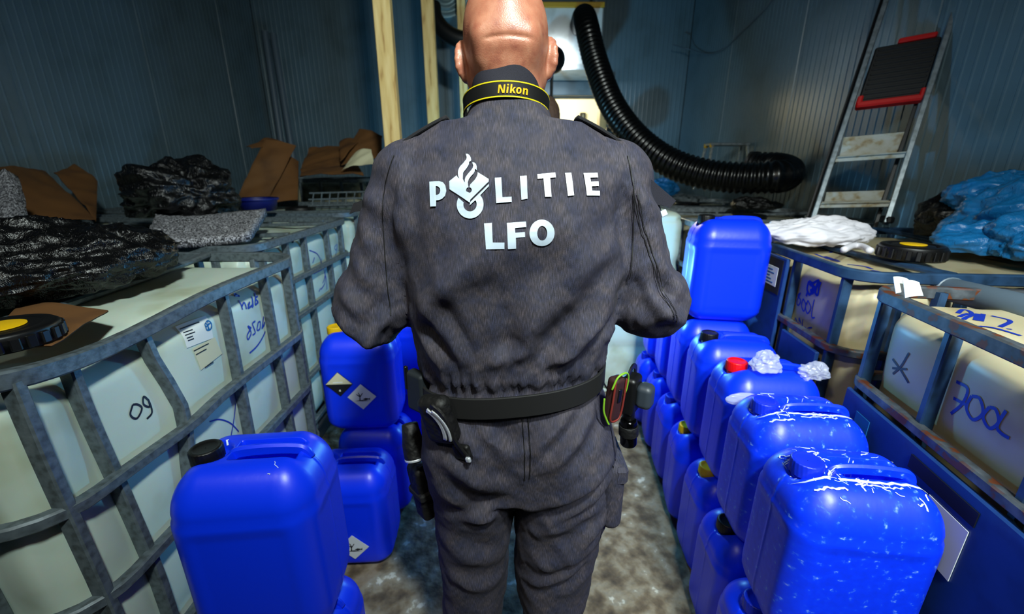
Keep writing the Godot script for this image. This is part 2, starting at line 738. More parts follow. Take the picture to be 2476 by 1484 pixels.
func make_materials() -> void:
	var grime := speckle(0.012, [[0.0, Color(0.86, 0.86, 0.84)], [0.45, Color(0.97, 0.97, 0.96)], [1.0, Color(1, 1, 1)]], 5)
	var fine := bumps(0.09, 2.0, 8)
	M.wall = mat(Color(0.37, 0.46, 0.51), 0.36, 0.0, grime, 0.35)
	M.wall_core = mat(Color(0.5, 0.5, 0.48), 0.7)
	M.floor = mat(Color(1, 1, 1), 0.75, 0.0, speckle(0.012, [[0.0, Color(0.24, 0.19, 0.13)], [0.42, Color(0.44, 0.38, 0.29)], [0.6, Color(0.53, 0.48, 0.39)], [0.78, Color(0.57, 0.53, 0.45)], [0.85, Color(0.75, 0.73, 0.66)], [1.0, Color(0.82, 0.80, 0.74)]], 11, 1024, FastNoiseLite.TYPE_SIMPLEX_SMOOTH, 6), 0.8, bumps(0.06, 3.0, 12), 0.6)
	M.ceiling = mat(Color(0.3, 0.32, 0.33), 0.7)
	M.tank = mat(Color(0.77, 0.83, 0.79), 0.42, 0.0, speckle(0.006, [[0.0, Color(0.86, 0.84, 0.76)], [0.4, Color(0.98, 0.98, 0.96)], [1.0, Color(1, 1, 1)]], 21), 1.1)
	M.tank.subsurf_scatter_enabled = true
	M.tank.subsurf_scatter_strength = 0.25
	M.tank_warm = mat(Color(0.76, 0.72, 0.60), 0.40, 0.0, speckle(0.006, [[0.0, Color(0.84, 0.78, 0.66)], [0.4, Color(0.97, 0.96, 0.92)], [1.0, Color(1, 1, 1)]], 23), 1.1)
	M.tank_warm.subsurf_scatter_enabled = true
	M.tank_warm.subsurf_scatter_strength = 0.25
	M.tank_dusty = mat(Color(0.62, 0.62, 0.55), 0.6, 0.0, speckle(0.014, [[0.0, Color(0.55, 0.5, 0.42)], [0.5, Color(0.9, 0.9, 0.86)], [1.0, Color(1, 1, 1)]], 24), 1.0)
	var zinc := speckle(0.03, [[0.0, Color(0.62, 0.62, 0.61)], [0.5, Color(0.85, 0.87, 0.88)], [1.0, Color(1, 1, 1)]], 31, 256)
	M.steel = mat(Color(0.42, 0.46, 0.48), 0.48, 0.25, zinc, 5.0, bumps(0.05, 1.5, 33), 0.4)
	M.rusty = mat(Color(1, 1, 1), 0.55, 0.3, speckle(0.016, [[0.0, Color(0.36, 0.17, 0.08)], [0.36, Color(0.42, 0.22, 0.11)], [0.44, Color(0.26, 0.28, 0.30)], [1.0, Color(0.40, 0.43, 0.46)]], 35, 512), 2.0)
	M.blue_steel = mat(Color(0.17, 0.30, 0.44), 0.5, 0.2, zinc, 2.0)
	M.blue_plate = mat(Color(0.10, 0.24, 0.48), 0.45, 0.0, grime, 2.0)
	M.pallet = mat(Color(0.13, 0.13, 0.14), 0.7)
	M.blue = mat(Color(0.012, 0.20, 0.95), 0.36, 0.0, null, 1.0, bumps(0.02, 1.2, 37), 0.25)
	M.blue.uv1_scale = Vector3.ONE * 5.0
	M.blue_scuffed = mat(Color(1, 1, 1), 0.40, 0.0, speckle(0.012, [[0.0, Color(0.012, 0.19, 0.90)], [0.5, Color(0.012, 0.20, 0.95)], [0.72, Color(0.02, 0.22, 0.95)], [0.80, Color(0.14, 0.34, 0.95)], [0.90, Color(0.45, 0.58, 0.95)], [1.0, Color(0.75, 0.82, 0.95)]], 41, 1024, FastNoiseLite.TYPE_SIMPLEX_SMOOTH, 6), 3.0, bumps(0.02, 1.2, 37), 0.25)
	M.tub = mat(Color(0.01, 0.06, 0.38), 0.5)
	M.cap_black = mat(Color(0.03, 0.03, 0.032), 0.45)
	M.cap_yellow = mat(Color(0.90, 0.72, 0.02), 0.45)
	M.cap_red = mat(Color(0.85, 0.03, 0.04), 0.4)
	M.cap_blue = mat(Color(0.04, 0.16, 0.78), 0.4)
	M.paper = mat(Color(0.86, 0.88, 0.86), 0.7)
	M.paper_cream = mat(Color(0.82, 0.80, 0.66), 0.7)
	M.print_black = mat(Color(0.04, 0.04, 0.045), 0.6)
	M.print_blue = mat(Color(0.05, 0.38, 0.62), 0.6)
	M.ink_blue = mat(Color(0.03, 0.17, 0.62), 0.5)
	M.ink_faint = mat(Color(0.35, 0.47, 0.68), 0.6)
	M.ink_black = mat(Color(0.10, 0.09, 0.13), 0.5)
	M.residue = mat(Color(0.80, 0.86, 0.92), 0.6)
	M.black_plastic = mat(Color(0.022, 0.022, 0.025), 0.45)
	M.black_metal = mat(Color(0.04, 0.04, 0.045), 0.4, 0.4)
	M.black_film = mat(Color(0.014, 0.015, 0.020), 0.36, 0.0, null, 1.0, creases(), 1.0)
	M.black_film.uv1_scale = Vector3.ONE * 2.2
	M.blue_film = mat(Color(0.08, 0.42, 0.66), 0.33, 0.0, null, 1.0, creases(), 0.7)
	M.blue_film.uv1_scale = Vector3.ONE * 2.6
	M.blue_film.backlight_enabled = true
	M.blue_film.backlight = Color(0.05, 0.2, 0.3)
	M.clear_film = mat(Color(0.82, 0.84, 0.92, 0.38), 0.25)
	M.clear_film.transparency = BaseMaterial3D.TRANSPARENCY_ALPHA
	M.white_cloth = mat(Color(0.84, 0.83, 0.86), 0.85)
	M.card = mat(Color(0.42, 0.27, 0.11), 0.85, 0.0, speckle(0.01, [[0.0, Color(0.72, 0.7, 0.66)], [0.5, Color(0.95, 0.95, 0.95)], [1.0, Color(1, 1, 1)]], 43, 256), 1.5)
	M.foam = mat(Color(1, 1, 1), 0.9, 0.0, speckle(0.12, [[0.0, Color(0.04, 0.04, 0.05)], [0.35, Color(0.2, 0.2, 0.22)], [0.5, Color(0.45, 0.45, 0.48)], [0.75, Color(0.6, 0.6, 0.62)], [1.0, Color(0.8, 0.8, 0.82)]], 45, 512, FastNoiseLite.TYPE_CELLULAR, 1), 4.0, bumps(0.09, 6.0, 46), 0.8)
	M.wood = mat(Color(0.96, 0.86, 0.60), 0.65, 0.0, speckle(0.02, [[0.0, Color(0.62, 0.48, 0.34)], [0.3, Color(0.92, 0.88, 0.8)], [1.0, Color(1, 1, 1)]], 47, 512, FastNoiseLite.TYPE_SIMPLEX_SMOOTH, 4, 8), 1.6)
	M.alu = mat(Color(0.62, 0.65, 0.67), 0.42, 0.6, zinc, 3.0)
	M.tread = mat(Color(1, 1, 1), 0.55, 0.2, speckle(0.02, [[0.0, Color(0.45, 0.36, 0.2)], [0.28, Color(0.62, 0.58, 0.48)], [0.5, Color(0.68, 0.69, 0.66)], [1.0, Color(0.72, 0.74, 0.74)]], 49, 256), 3.0)
	M.ladder_black = mat(Color(0.03, 0.04, 0.06), 0.5)
	M.ladder_red = mat(Color(0.75, 0.03, 0.03), 0.45)
	M.pvc = mat(Color(0.34, 0.40, 0.45), 0.45)
	M.white_box = mat(Color(0.82, 0.85, 0.86), 0.4, 0.0, grime, 0.8)
	M.hose = mat(Color(0.018, 0.019, 0.021), 0.28)
	M.yellow = mat(Color(0.75, 0.58, 0.08), 0.5)
	M.duct = mat(Color(0.45, 0.55, 0.58), 0.45, 0.3)
	M.room_white = mat(Color(0.86, 0.86, 0.80), 0.7)
	M.jamb = mat(Color(0.55, 0.48, 0.32), 0.6, 0.0, grime, 1.0)
	M.beam = mat(Color(0.30, 0.38, 0.42), 0.5, 0.0, grime, 1.0)
	# cloth: a washed dark weave with upright threads, mixed light painted as brownish patches
	var weave := speckle(0.10, [[0.0, Color(0.50, 0.49, 0.55)], [0.35, Color(0.74, 0.73, 0.78)], [0.6, Color(0.98, 0.93, 0.92)], [1.0, Color(1.0, 0.97, 0.9)]], 51, 512, FastNoiseLite.TYPE_SIMPLEX_SMOOTH, 3, 1)
	var threads := cloth_picture()
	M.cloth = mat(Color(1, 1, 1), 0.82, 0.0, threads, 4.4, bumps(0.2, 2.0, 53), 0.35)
	M.cloth_dark = mat(Color(0.06, 0.06, 0.09), 0.85, 0.0, weave, 6.0)
	M.collar = mat(Color(0.085, 0.085, 0.15), 0.85, 0.0, weave, 8.0, bumps(0.2, 2.0, 53), 0.4)
	M.webbing = mat(Color(0.045, 0.048, 0.052), 0.75, 0.0, weave, 14.0)
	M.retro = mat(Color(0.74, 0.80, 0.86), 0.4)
	M.retro_lit = mat(Color(0.95, 0.97, 1.0), 0.4)  # same print as the other letters, stronger light put into the colour
	M.strap_black = mat(Color(0.012, 0.012, 0.014), 0.6)
	M.strap_yellow = mat(Color(0.88, 0.80, 0.03), 0.55)
	M.letter_yellow = mat(Color(0.95, 0.70, 0.02), 0.5)
	M.skin = mat(Color(1, 1, 1), 0.42, 0.0, speckle(0.012, [[0.0, Color(0.54, 0.31, 0.25)], [0.35, Color(0.64, 0.40, 0.31)], [0.65, Color(0.68, 0.45, 0.35)], [1.0, Color(0.72, 0.50, 0.40)]], 55, 512, FastNoiseLite.TYPE_SIMPLEX_SMOOTH, 5), 5.0, bumps(0.12, 2.0, 56), 0.3)
	M.skin.subsurf_scatter_enabled = true
	M.skin.subsurf_scatter_strength = 0.12
	M.leather = mat(Color(0.03, 0.028, 0.027), 0.6, 0.0, null, 1.0, bumps(0.1, 3.0, 57), 0.4)
	M.chrome = mat(Color(0.85, 0.87, 0.9), 0.34, 0.55)
	M.gloss_black = mat(Color(0.01, 0.01, 0.012), 0.08)
	M.red_nylon = mat(Color(0.20, 0.05, 0.05), 0.7, 0.0, weave, 10.0)
	M.red_edge = mat(Color(0.42, 0.10, 0.06), 0.7)
	M.lime = mat(Color(0.45, 0.65, 0.12), 0.6)
	M.green_grey = mat(Color(0.07, 0.10, 0.12), 0.7)
	M.eye = mat(Color(0.85, 0.84, 0.82), 0.15)
	M.hair = mat(Color(0.30, 0.22, 0.17), 0.8)


# sharp wrinkles of plastic film
func creases() -> Texture2D:
	if M.has("creases"):
		return M.creases
	var f := noise(0.012, 67, true, 4)
	f.domain_warp_enabled = true
	f.domain_warp_amplitude = 40.0
	var im := f.get_seamless_image(512, 256)
	im.convert(Image.FORMAT_RGB8)
	im.resize(512, 512, Image.INTERPOLATE_CUBIC)
	im.bump_map_to_normal_map(9.0)
	M.creases = ImageTexture.create_from_image(im)
	return M.creases


func cloth_picture() -> Texture2D:
	var big := noise(0.008, 61)
	var thread := noise(0.35, 62)
	var cross := noise(0.5, 63)
	var brown_light := noise(0.02, 64)  # helps place the painted brown tint of mixed light
	var w := 512
	var a := big.get_seamless_image(w, w).get_data()
	var b := thread.get_seamless_image(w, 40)
	b.resize(w, w, Image.INTERPOLATE_CUBIC)
	var bd := b.get_data()
	var cd := cross.get_seamless_image(w, w).get_data()
	var wd := brown_light.get_seamless_image(w, w).get_data()
	var d := PackedByteArray()
	d.resize(w * w * 3)
	for i in w * w:
		var s := bd[i] / 255.0 - 0.5
		var x := cd[i] / 255.0 - 0.5
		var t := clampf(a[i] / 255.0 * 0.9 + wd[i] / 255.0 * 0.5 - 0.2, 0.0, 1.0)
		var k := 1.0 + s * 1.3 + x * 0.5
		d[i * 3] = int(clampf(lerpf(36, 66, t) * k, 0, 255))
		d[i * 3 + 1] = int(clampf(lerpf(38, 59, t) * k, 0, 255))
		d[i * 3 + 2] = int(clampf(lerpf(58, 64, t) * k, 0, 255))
	return ImageTexture.create_from_image(Image.create_from_data(w, w, false, Image.FORMAT_RGB8, d))


# one sandwich panel with its fine ribs: x along the wall, z into the room
func panel(w: float, y0: float, y1: float) -> Geo:
	var g := Geo.new()
	var prof := PackedVector2Array([Vector2(0.0, -0.008), Vector2(0.004, -0.008), Vector2(0.008, 0.0)])
	var x := 0.03
	while x < w - 0.03:
		prof.append_array([Vector2(x, 0), Vector2(x + 0.005, 0.003), Vector2(x + 0.013, 0.003), Vector2(x + 0.018, 0)])
		x += 0.0575
	prof.append_array([Vector2(w - 0.008, 0), Vector2(w - 0.004, -0.008), Vector2(w, -0.008)])
	g.begin()
	for i in prof.size() - 1:
		var k := g.v.size()
		for q in [prof[i], prof[i + 1]]:
			g.v.append(Vector3(q.x, y0, q.y))
			g.v.append(Vector3(q.x, y1, q.y))
		g.quad(k, k + 1, k + 3, k + 2)
	g.finish(false)
	return g


func wall(called: String, from: Vector3, to: Vector3, top: float, holes := []) -> void:
	var along := (to - from)
	var n := Vector3(-along.z, 0, along.x).normalized()      # into the room
	var b := Basis(along.normalized(), Vector3.UP, n)
	if b.determinant() < 0:
		b.z = -b.z
	var root := MeshInstance3D.new()
	var g := Geo.new()
	var len := along.length()
	var cuts := [[0.0, len, 0.0, top]]
	for h in holes:
		cuts = [[0.0, h[0], 0.0, top], [h[0], h[1], h[2], top], [h[1], len, 0.0, top]]
	for c in cuts:
		g.box(Vector3((c[0] + c[1]) / 2, (c[2] + c[3]) / 2, -0.07), Vector3(c[1] - c[0], c[3] - c[2], 0.12))
	root.mesh = g.mesh()
	root.material_override = M.wall_core
	root.name = called
	root.transform = Transform3D(b, from)
	root.set_meta("kind", "structure")
	add_child(root)
	for c in cuts:
		var x: float = c[0]
		while x < c[1] - 0.02:
			var w := minf(1.15, c[1] - x)
			var o := part(panel(w, c[2], c[3]), "panel", M.wall, root)
			o.position = Vector3(x, 0, 0)
			x += w


func build_room() -> void:
	var g := Geo.new()
	g.box(Vector3(-0.4, -0.05, -3.2), Vector3(6.6, 0.1, 10.0))
	struct(g, "floor", M.floor)
	g = Geo.new()
	g.box(Vector3(-0.4, 3.47, -2.2), Vector3(6.6, 0.1, 8.0))
	struct(g, "ceiling", M.ceiling)
	wall("wall_left", Vector3(-3.15, 0, 1.6), Vector3(-3.15, 0, -6.0), 3.42)
	wall("wall_back", Vector3(-3.15, 0, -6.0), Vector3(2.2, 0, -6.0), 3.42, [[3.4, 4.28, 2.33]])
	wall("wall_right", Vector3(2.2, 0, -6.0), Vector3(2.2, 0, 1.6), 3.42)
	wall("wall_front", Vector3(2.2, 0, 1.6), Vector3(-3.15, 0, 1.6), 3.42)
	# the lit room past the doorway
	g = Geo.new()
	g.box(Vector3(0.6, 1.25, -8.05), Vector3(2.6, 2.9, 0.1))
	g.box(Vector3(-0.65, 1.25, -7.07), Vector3(0.1, 2.9, 1.86))
	g.box(Vector3(1.85, 1.25, -7.07), Vector3(0.1, 2.9, 1.86))
	g.box(Vector3(0.6, 2.75, -7.07), Vector3(2.6, 0.1, 1.86))
	struct(g, "wall_backroom", M.room_white)
	g = Geo.new()
	g.box(Vector3(0.22, 1.165, -5.98), Vector3(0.07, 2.33, 0.2), 0.006)
	g.box(Vector3(1.16, 1.165, -5.98), Vector3(0.09, 2.33, 0.2), 0.006)
	struct(g, "trim_1", M.jamb)
	g = Geo.new()
	g.box(Vector3(0.68, 2.45, -5.94), Vector3(1.12, 0.22, 0.12), 0.008)
	struct(g, "trim_2", M.beam)
	var o := thing("ceiling_lamp", "plain round lamp lighting the white room past the doorway", "lamp", Vector3(0.6, 2.7, -7.0))
	g = Geo.new()
	g.lathe(PackedVector2Array([Vector2(0.001, 0.0), Vector2(0.17, 0.0), Vector2(0.17, -0.03), Vector2(0.001, -0.03)]), 24)
	part(g, "base", M.room_white, o)
	g = Geo.new()
	g.lathe(PackedVector2Array([Vector2(0.15, -0.03), Vector2(0.14, -0.06), Vector2(0.08, -0.085), Vector2(0.001, -0.09)]), 24)
	part(g, "shade", lamp_glow(Color(1.0, 0.95, 0.8), 2.0), o)
	var l := OmniLight3D.new()
	l.name = "light"
	l.light_energy = 2.2
	l.light_color = Color(1.0, 0.94, 0.78)
	l.light_size = 0.12
	l.omni_range = 20.0
	l.omni_attenuation = 2.0
	l.shadow_enabled = true
	l.position = Vector3(0, -0.25, 0)
	o.add_child(l)
	# a small box with a lever on the far wall
	o = thing("switch_box", "small dark switch box on the white wall past the doorway", "switch", at(1414, 284, 7.1))
	o.position.z = -7.99
	g = Geo.new()
	g.box(Vector3(0, 0, 0.03), Vector3(0.1, 0.2, 0.06), 0.01)
	part(g, "housing", M.black_plastic, o)
	g = Geo.new()
	g.box(Vector3(0, 0.03, 0.07), Vector3(0.03, 0.08, 0.03), 0.008)
	part(g, "lever", M.steel, o)


# ---------------------------------------------------------------- caged tanks
# a caged tank: local x across, z along, y up from the floor; what the writing needs to find its surface is kept in the dictionary
func tank_shape(half: Vector3, xs: Array, zs: Array, ys: Array, mid: float, puff: float) -> Callable:
	return func(p: Vector3, d: Vector3) -> Vector3:
		var k := 0.0
		if absf(d.x) > 0.5:
			k = hump(p.z, zs) * hump(p.y + mid, ys) * (absf(d.x) - 0.5) * 2.0
		elif absf(d.z) > 0.5:
			k = hump(p.x, xs) * hump(p.y + mid, ys) * (absf(d.z) - 0.5) * 2.0
		elif d.y > 0.5:
			k = 0.6 * (1.0 - absf(p.x) / half.x) * (1.0 - absf(p.z) / half.z) + 0.35 * absf(sin(p.x * 9.0)) * (1.0 - pow(absf(p.z) / half.z, 4.0))
		return p + d * (k - 0.5) * puff


func hump(s: float, at_: Array) -> float:
	for i in at_.size() - 1:
		if s >= at_[i] and s <= at_[i + 1]:
			return pow(maxf(0.0, sin(PI * (s - at_[i]) / (at_[i + 1] - at_[i]))), 0.55)
	return 0.3


func caged_tank(label: String, c: Vector3, turn: float, w: float, d: float, h: float, opts := {}) -> Dictionary:
	var o := thing("caged_tank", label, "tank", c, turn)
	var hx := w / 2
	var hz := d / 2
	var y0 := 0.15
	var bars_x: Array = opts.get("xs", [-0.36, -0.18, 0.0, 0.18, 0.36].map(func(s): return s * w))
	var bars_z: Array = opts.get("zs", [-0.36, -0.18, 0.0, 0.18, 0.36].map(func(s): return s * d))
	var rails: Array = opts.get("ys", [0.2, 0.45, 0.67, 0.9, h])
	var warp = opts.get("warp")
	var half := Vector3(hx - 0.022, (h - 0.02 - y0) / 2, hz - 0.022)
	var mid := y0 + half.y
	var xs: Array = [-hx] + bars_x + [hx]
	var zs: Array = [-hz] + bars_z + [hz]
	var ys: Array = rails.duplicate()
	ys[-1] = h + 0.08
	var puff: float = opts.get("puff", 0.022)
	var sh := tank_shape(half, xs, zs, ys, mid, puff)
	var body := func(p: Vector3, n: Vector3) -> Vector3:
		var q: Vector3 = sh.call(p, n) + Vector3(0, mid, 0)
		return warp.call(q) if warp != null else q
	var g := Geo.new()
	g.round_box(Vector3.ZERO, half, 0.075, Vector3i(36, 30, 36), 4, body)
	part(g, "tank_body", opts.get("mat", M.tank), o)
	if opts.get("lid", true):
		g = Geo.new()
		g.lathe(PackedVector2Array([Vector2(0.11, -0.03), Vector2(0.11, 0.012), Vector2(0.105, 0.02), Vector2(0.09, 0.02), Vector2(0.09, 0.012), Vector2(0.001, 0.012)]), 28, Transform3D(Basis.IDENTITY, Vector3(0, h - 0.005, 0)))
		part(g, "lid", M.cap_black, o)
	g = Geo.new()
	for x in [-hx + 0.1, 0.0, hx - 0.1]:
		g.box(Vector3(x, 0.06, 0), Vector3(0.13, 0.12, d - 0.02), 0.01)
	g.box(Vector3(0, 0.13, 0), Vector3(w, 0.03, d), 0.008)
	part(g, "pallet", M.pallet, o)
	var steel: Material = opts.get("steel", M.steel)
	var top: Material = opts.get("top", steel)
	for y in rails:
		g = Geo.new()
		var r: float = opts.get("r", 0.12)
		var ring := []
		var ex := hx + 0.006
		var ez := hz + 0.006
		for q in [[1, 1], [-1, 1], [-1, -1], [1, -1]]:
			var cc := Vector3(q[0] * (ex - r), y, q[1] * (ez - r))
			var a0 := atan2(q[1], q[0])
			for k in 7:
				var a := a0 - PI / 4 + PI / 2 * k / 6.0
				ring.append(cc + Vector3(cos(a), 0, sin(a)) * r)
			var nx: Array = [[1, 1], [-1, 1], [-1, -1], [1, -1]]
			var q2: Array = nx[(nx.find(q) + 1) % 4]
			var n2 := Vector3(q2[0] * (ex - r), y, q2[1] * (ez - r))
			var off := Vector3(cos(a0 + PI / 4), 0, sin(a0 + PI / 4)) * r
			for k in range(1, 14):
				ring.append((cc + off).lerp(n2 + off, k / 14.0))
		var pts := PackedVector3Array()
		for p in ring:
			pts.append(warp.call(p) if warp != null else p)
		var is_top: bool = y == rails[-1]
		g.sweep(pts, rect(0.024, 0.034 if is_top else 0.026, 0.16), Vector3.UP, true)
		part(g, "rail", top if is_top else (opts.get("mid", steel) if y == rails[-2] else steel), o)
	for side in 4:
		for s in (bars_z if side < 2 else bars_x):
			g = Geo.new()
			var p := PackedVector3Array()
			for k in 15:
				var y := lerpf(0.14, h - 0.01, k / 14.0)
				var q := Vector3((hx - 0.01) * (1 if side == 0 else -1), y, s) if side < 2 else Vector3(s, y, (hz - 0.01) * (1 if side == 2 else -1))
				p.append(warp.call(q) if warp != null else q)
			g.sweep(p, rect(0.020, 0.030, 0.16), Vector3(0, 0, 1) if side >= 2 else Vector3(1, 0, 0))
			part(g, "bar", steel, o)
	for x in opts.get("long", []):
		g = Geo.new()
		var p := PackedVector3Array()
		for k in 13:
			var q := Vector3(x + 0.05 * (k / 12.0), h + 0.005 - 0.012 * sin(PI * k / 12.0), lerpf(-hz, hz, k / 12.0))
			p.append(warp.call(q) if warp != null else q)
		g.sweep(p, rect(0.036, 0.018, 0.3), Vector3.UP)
		part(g, "cross_bar", steel, o)
	for z in opts.get("cross", [-0.2, 0.2]):
		g = Geo.new()
		var p := PackedVector3Array()
		for k in 13:
			var q := Vector3(lerpf(-hx, hx, k / 12.0), h + 0.005 - 0.012 * sin(PI * k / 12.0), z * d)
			p.append(warp.call(q) if warp != null else q)
		g.sweep(p, rect(0.034, 0.018, 0.3), Vector3.UP)
		part(g, "cross_bar", steel, o)
	return {"root": o, "half": half, "mid": mid, "body": body, "h": h, "hx": hx, "hz": hz}


# a point on the tank's surface: side "x-", "x+", "z+" or "y+" and where that side is met by the line of sight through a place of the photograph
func tank_at(tk: Dictionary, side: String, x: float, y: float) -> Vector3:
	var inv: Transform3D = (tk.root as Node3D).transform.affine_inverse()
	var e := inv * EYE
	var r := inv.basis * ray(x, y)
	var ax := 0 if side[0] == "x" else (1 if side[0] == "y" else 2)
	var sg := -1.0 if side[1] == "-" else 1.0
	var half: Vector3 = tk.half
	var plane: float = sg * half[ax] + (tk.mid if ax == 1 else 0.0)
	var p := e + r * ((plane - e[ax]) / r[ax])
	var q := p - Vector3(0, tk.mid, 0)
	var core := half - Vector3.ONE * 0.075
	var n := Vector3.ZERO
	n[ax] = sg
	var inner := q.clamp(-core, core)
	var d := (q - inner)
	d = d.normalized() if d.length() > 0.01 else n
	var s: Vector3 = (tk.body as Callable).call(inner + d * 0.075, d)
	return s + d * 0.0012


# pen strokes on a tank, each a list of places in the photograph
func ink(tk: Dictionary, side: String, strokes: Array, m: Material, width := 0.005, called := "marker_writing", lift := 0.0, onto: Node = null) -> void:
	var g := Geo.new()
	for s in strokes:
		var p := []
		for q in s:
			p.append(Vector3(q[0], q[1], 0))
		var px := smooth(p, 5) if p.size() > 2 else PackedVector3Array([p[0], (p[0] + p[1]) / 2, p[1]])
		var pts := PackedVector3Array()
		for q in px:
			pts.append(tank_at(tk, side, q.x, q.y) + (Vector3(1, 0, 0) if side == "x+" else Vector3.ZERO) * lift)
		ribbon(g, pts, Vector3(1, 0, 0) if side[0] == "x" else (Vector3(0, 1, 0) if side[0] == "y" else Vector3(0, 0, 1)), width)
	part(g, called, m, onto if onto else tk.root)


func ribbon(g: Geo, pts: PackedVector3Array, n: Vector3, width: float) -> void:
	g.begin()
	for i in pts.size():
		var tg := (pts[mini(i + 1, pts.size() - 1)] - pts[maxi(i - 1, 0)]).normalized()
		var sd := n.cross(tg).normalized() * width / 2
		g.v.append(pts[i] - sd)
		g.v.append(pts[i] + sd)
	for i in pts.size() - 1:
		var a := g.s0 + i * 2
		g.quad(a, a + 1, a + 3, a + 2)
	g.finish(false)


# a sheet stuck to a tank: four corners in the photograph
func sheet(tk: Dictionary, side: String, c: Array, m: Material, called: String, lift := 0.001, n := 8) -> Node:
	var g := Geo.new()
	var nn := Vector3(1, 0, 0) if side[0] == "x" else (Vector3(0, 1, 0) if side[0] == "y" else Vector3(0, 0, 1))
	if side[1] == "-":
		nn = -nn
	g.grid(n, n, func(u: float, v: float) -> Vector3:
		var q: Vector2 = (c[0] as Vector2).lerp(c[1], u).lerp((c[3] as Vector2).lerp(c[2], u), v)
		return tank_at(tk, side, q.x, q.y) + nn * lift)
	return part(g, called, m, tk.root)


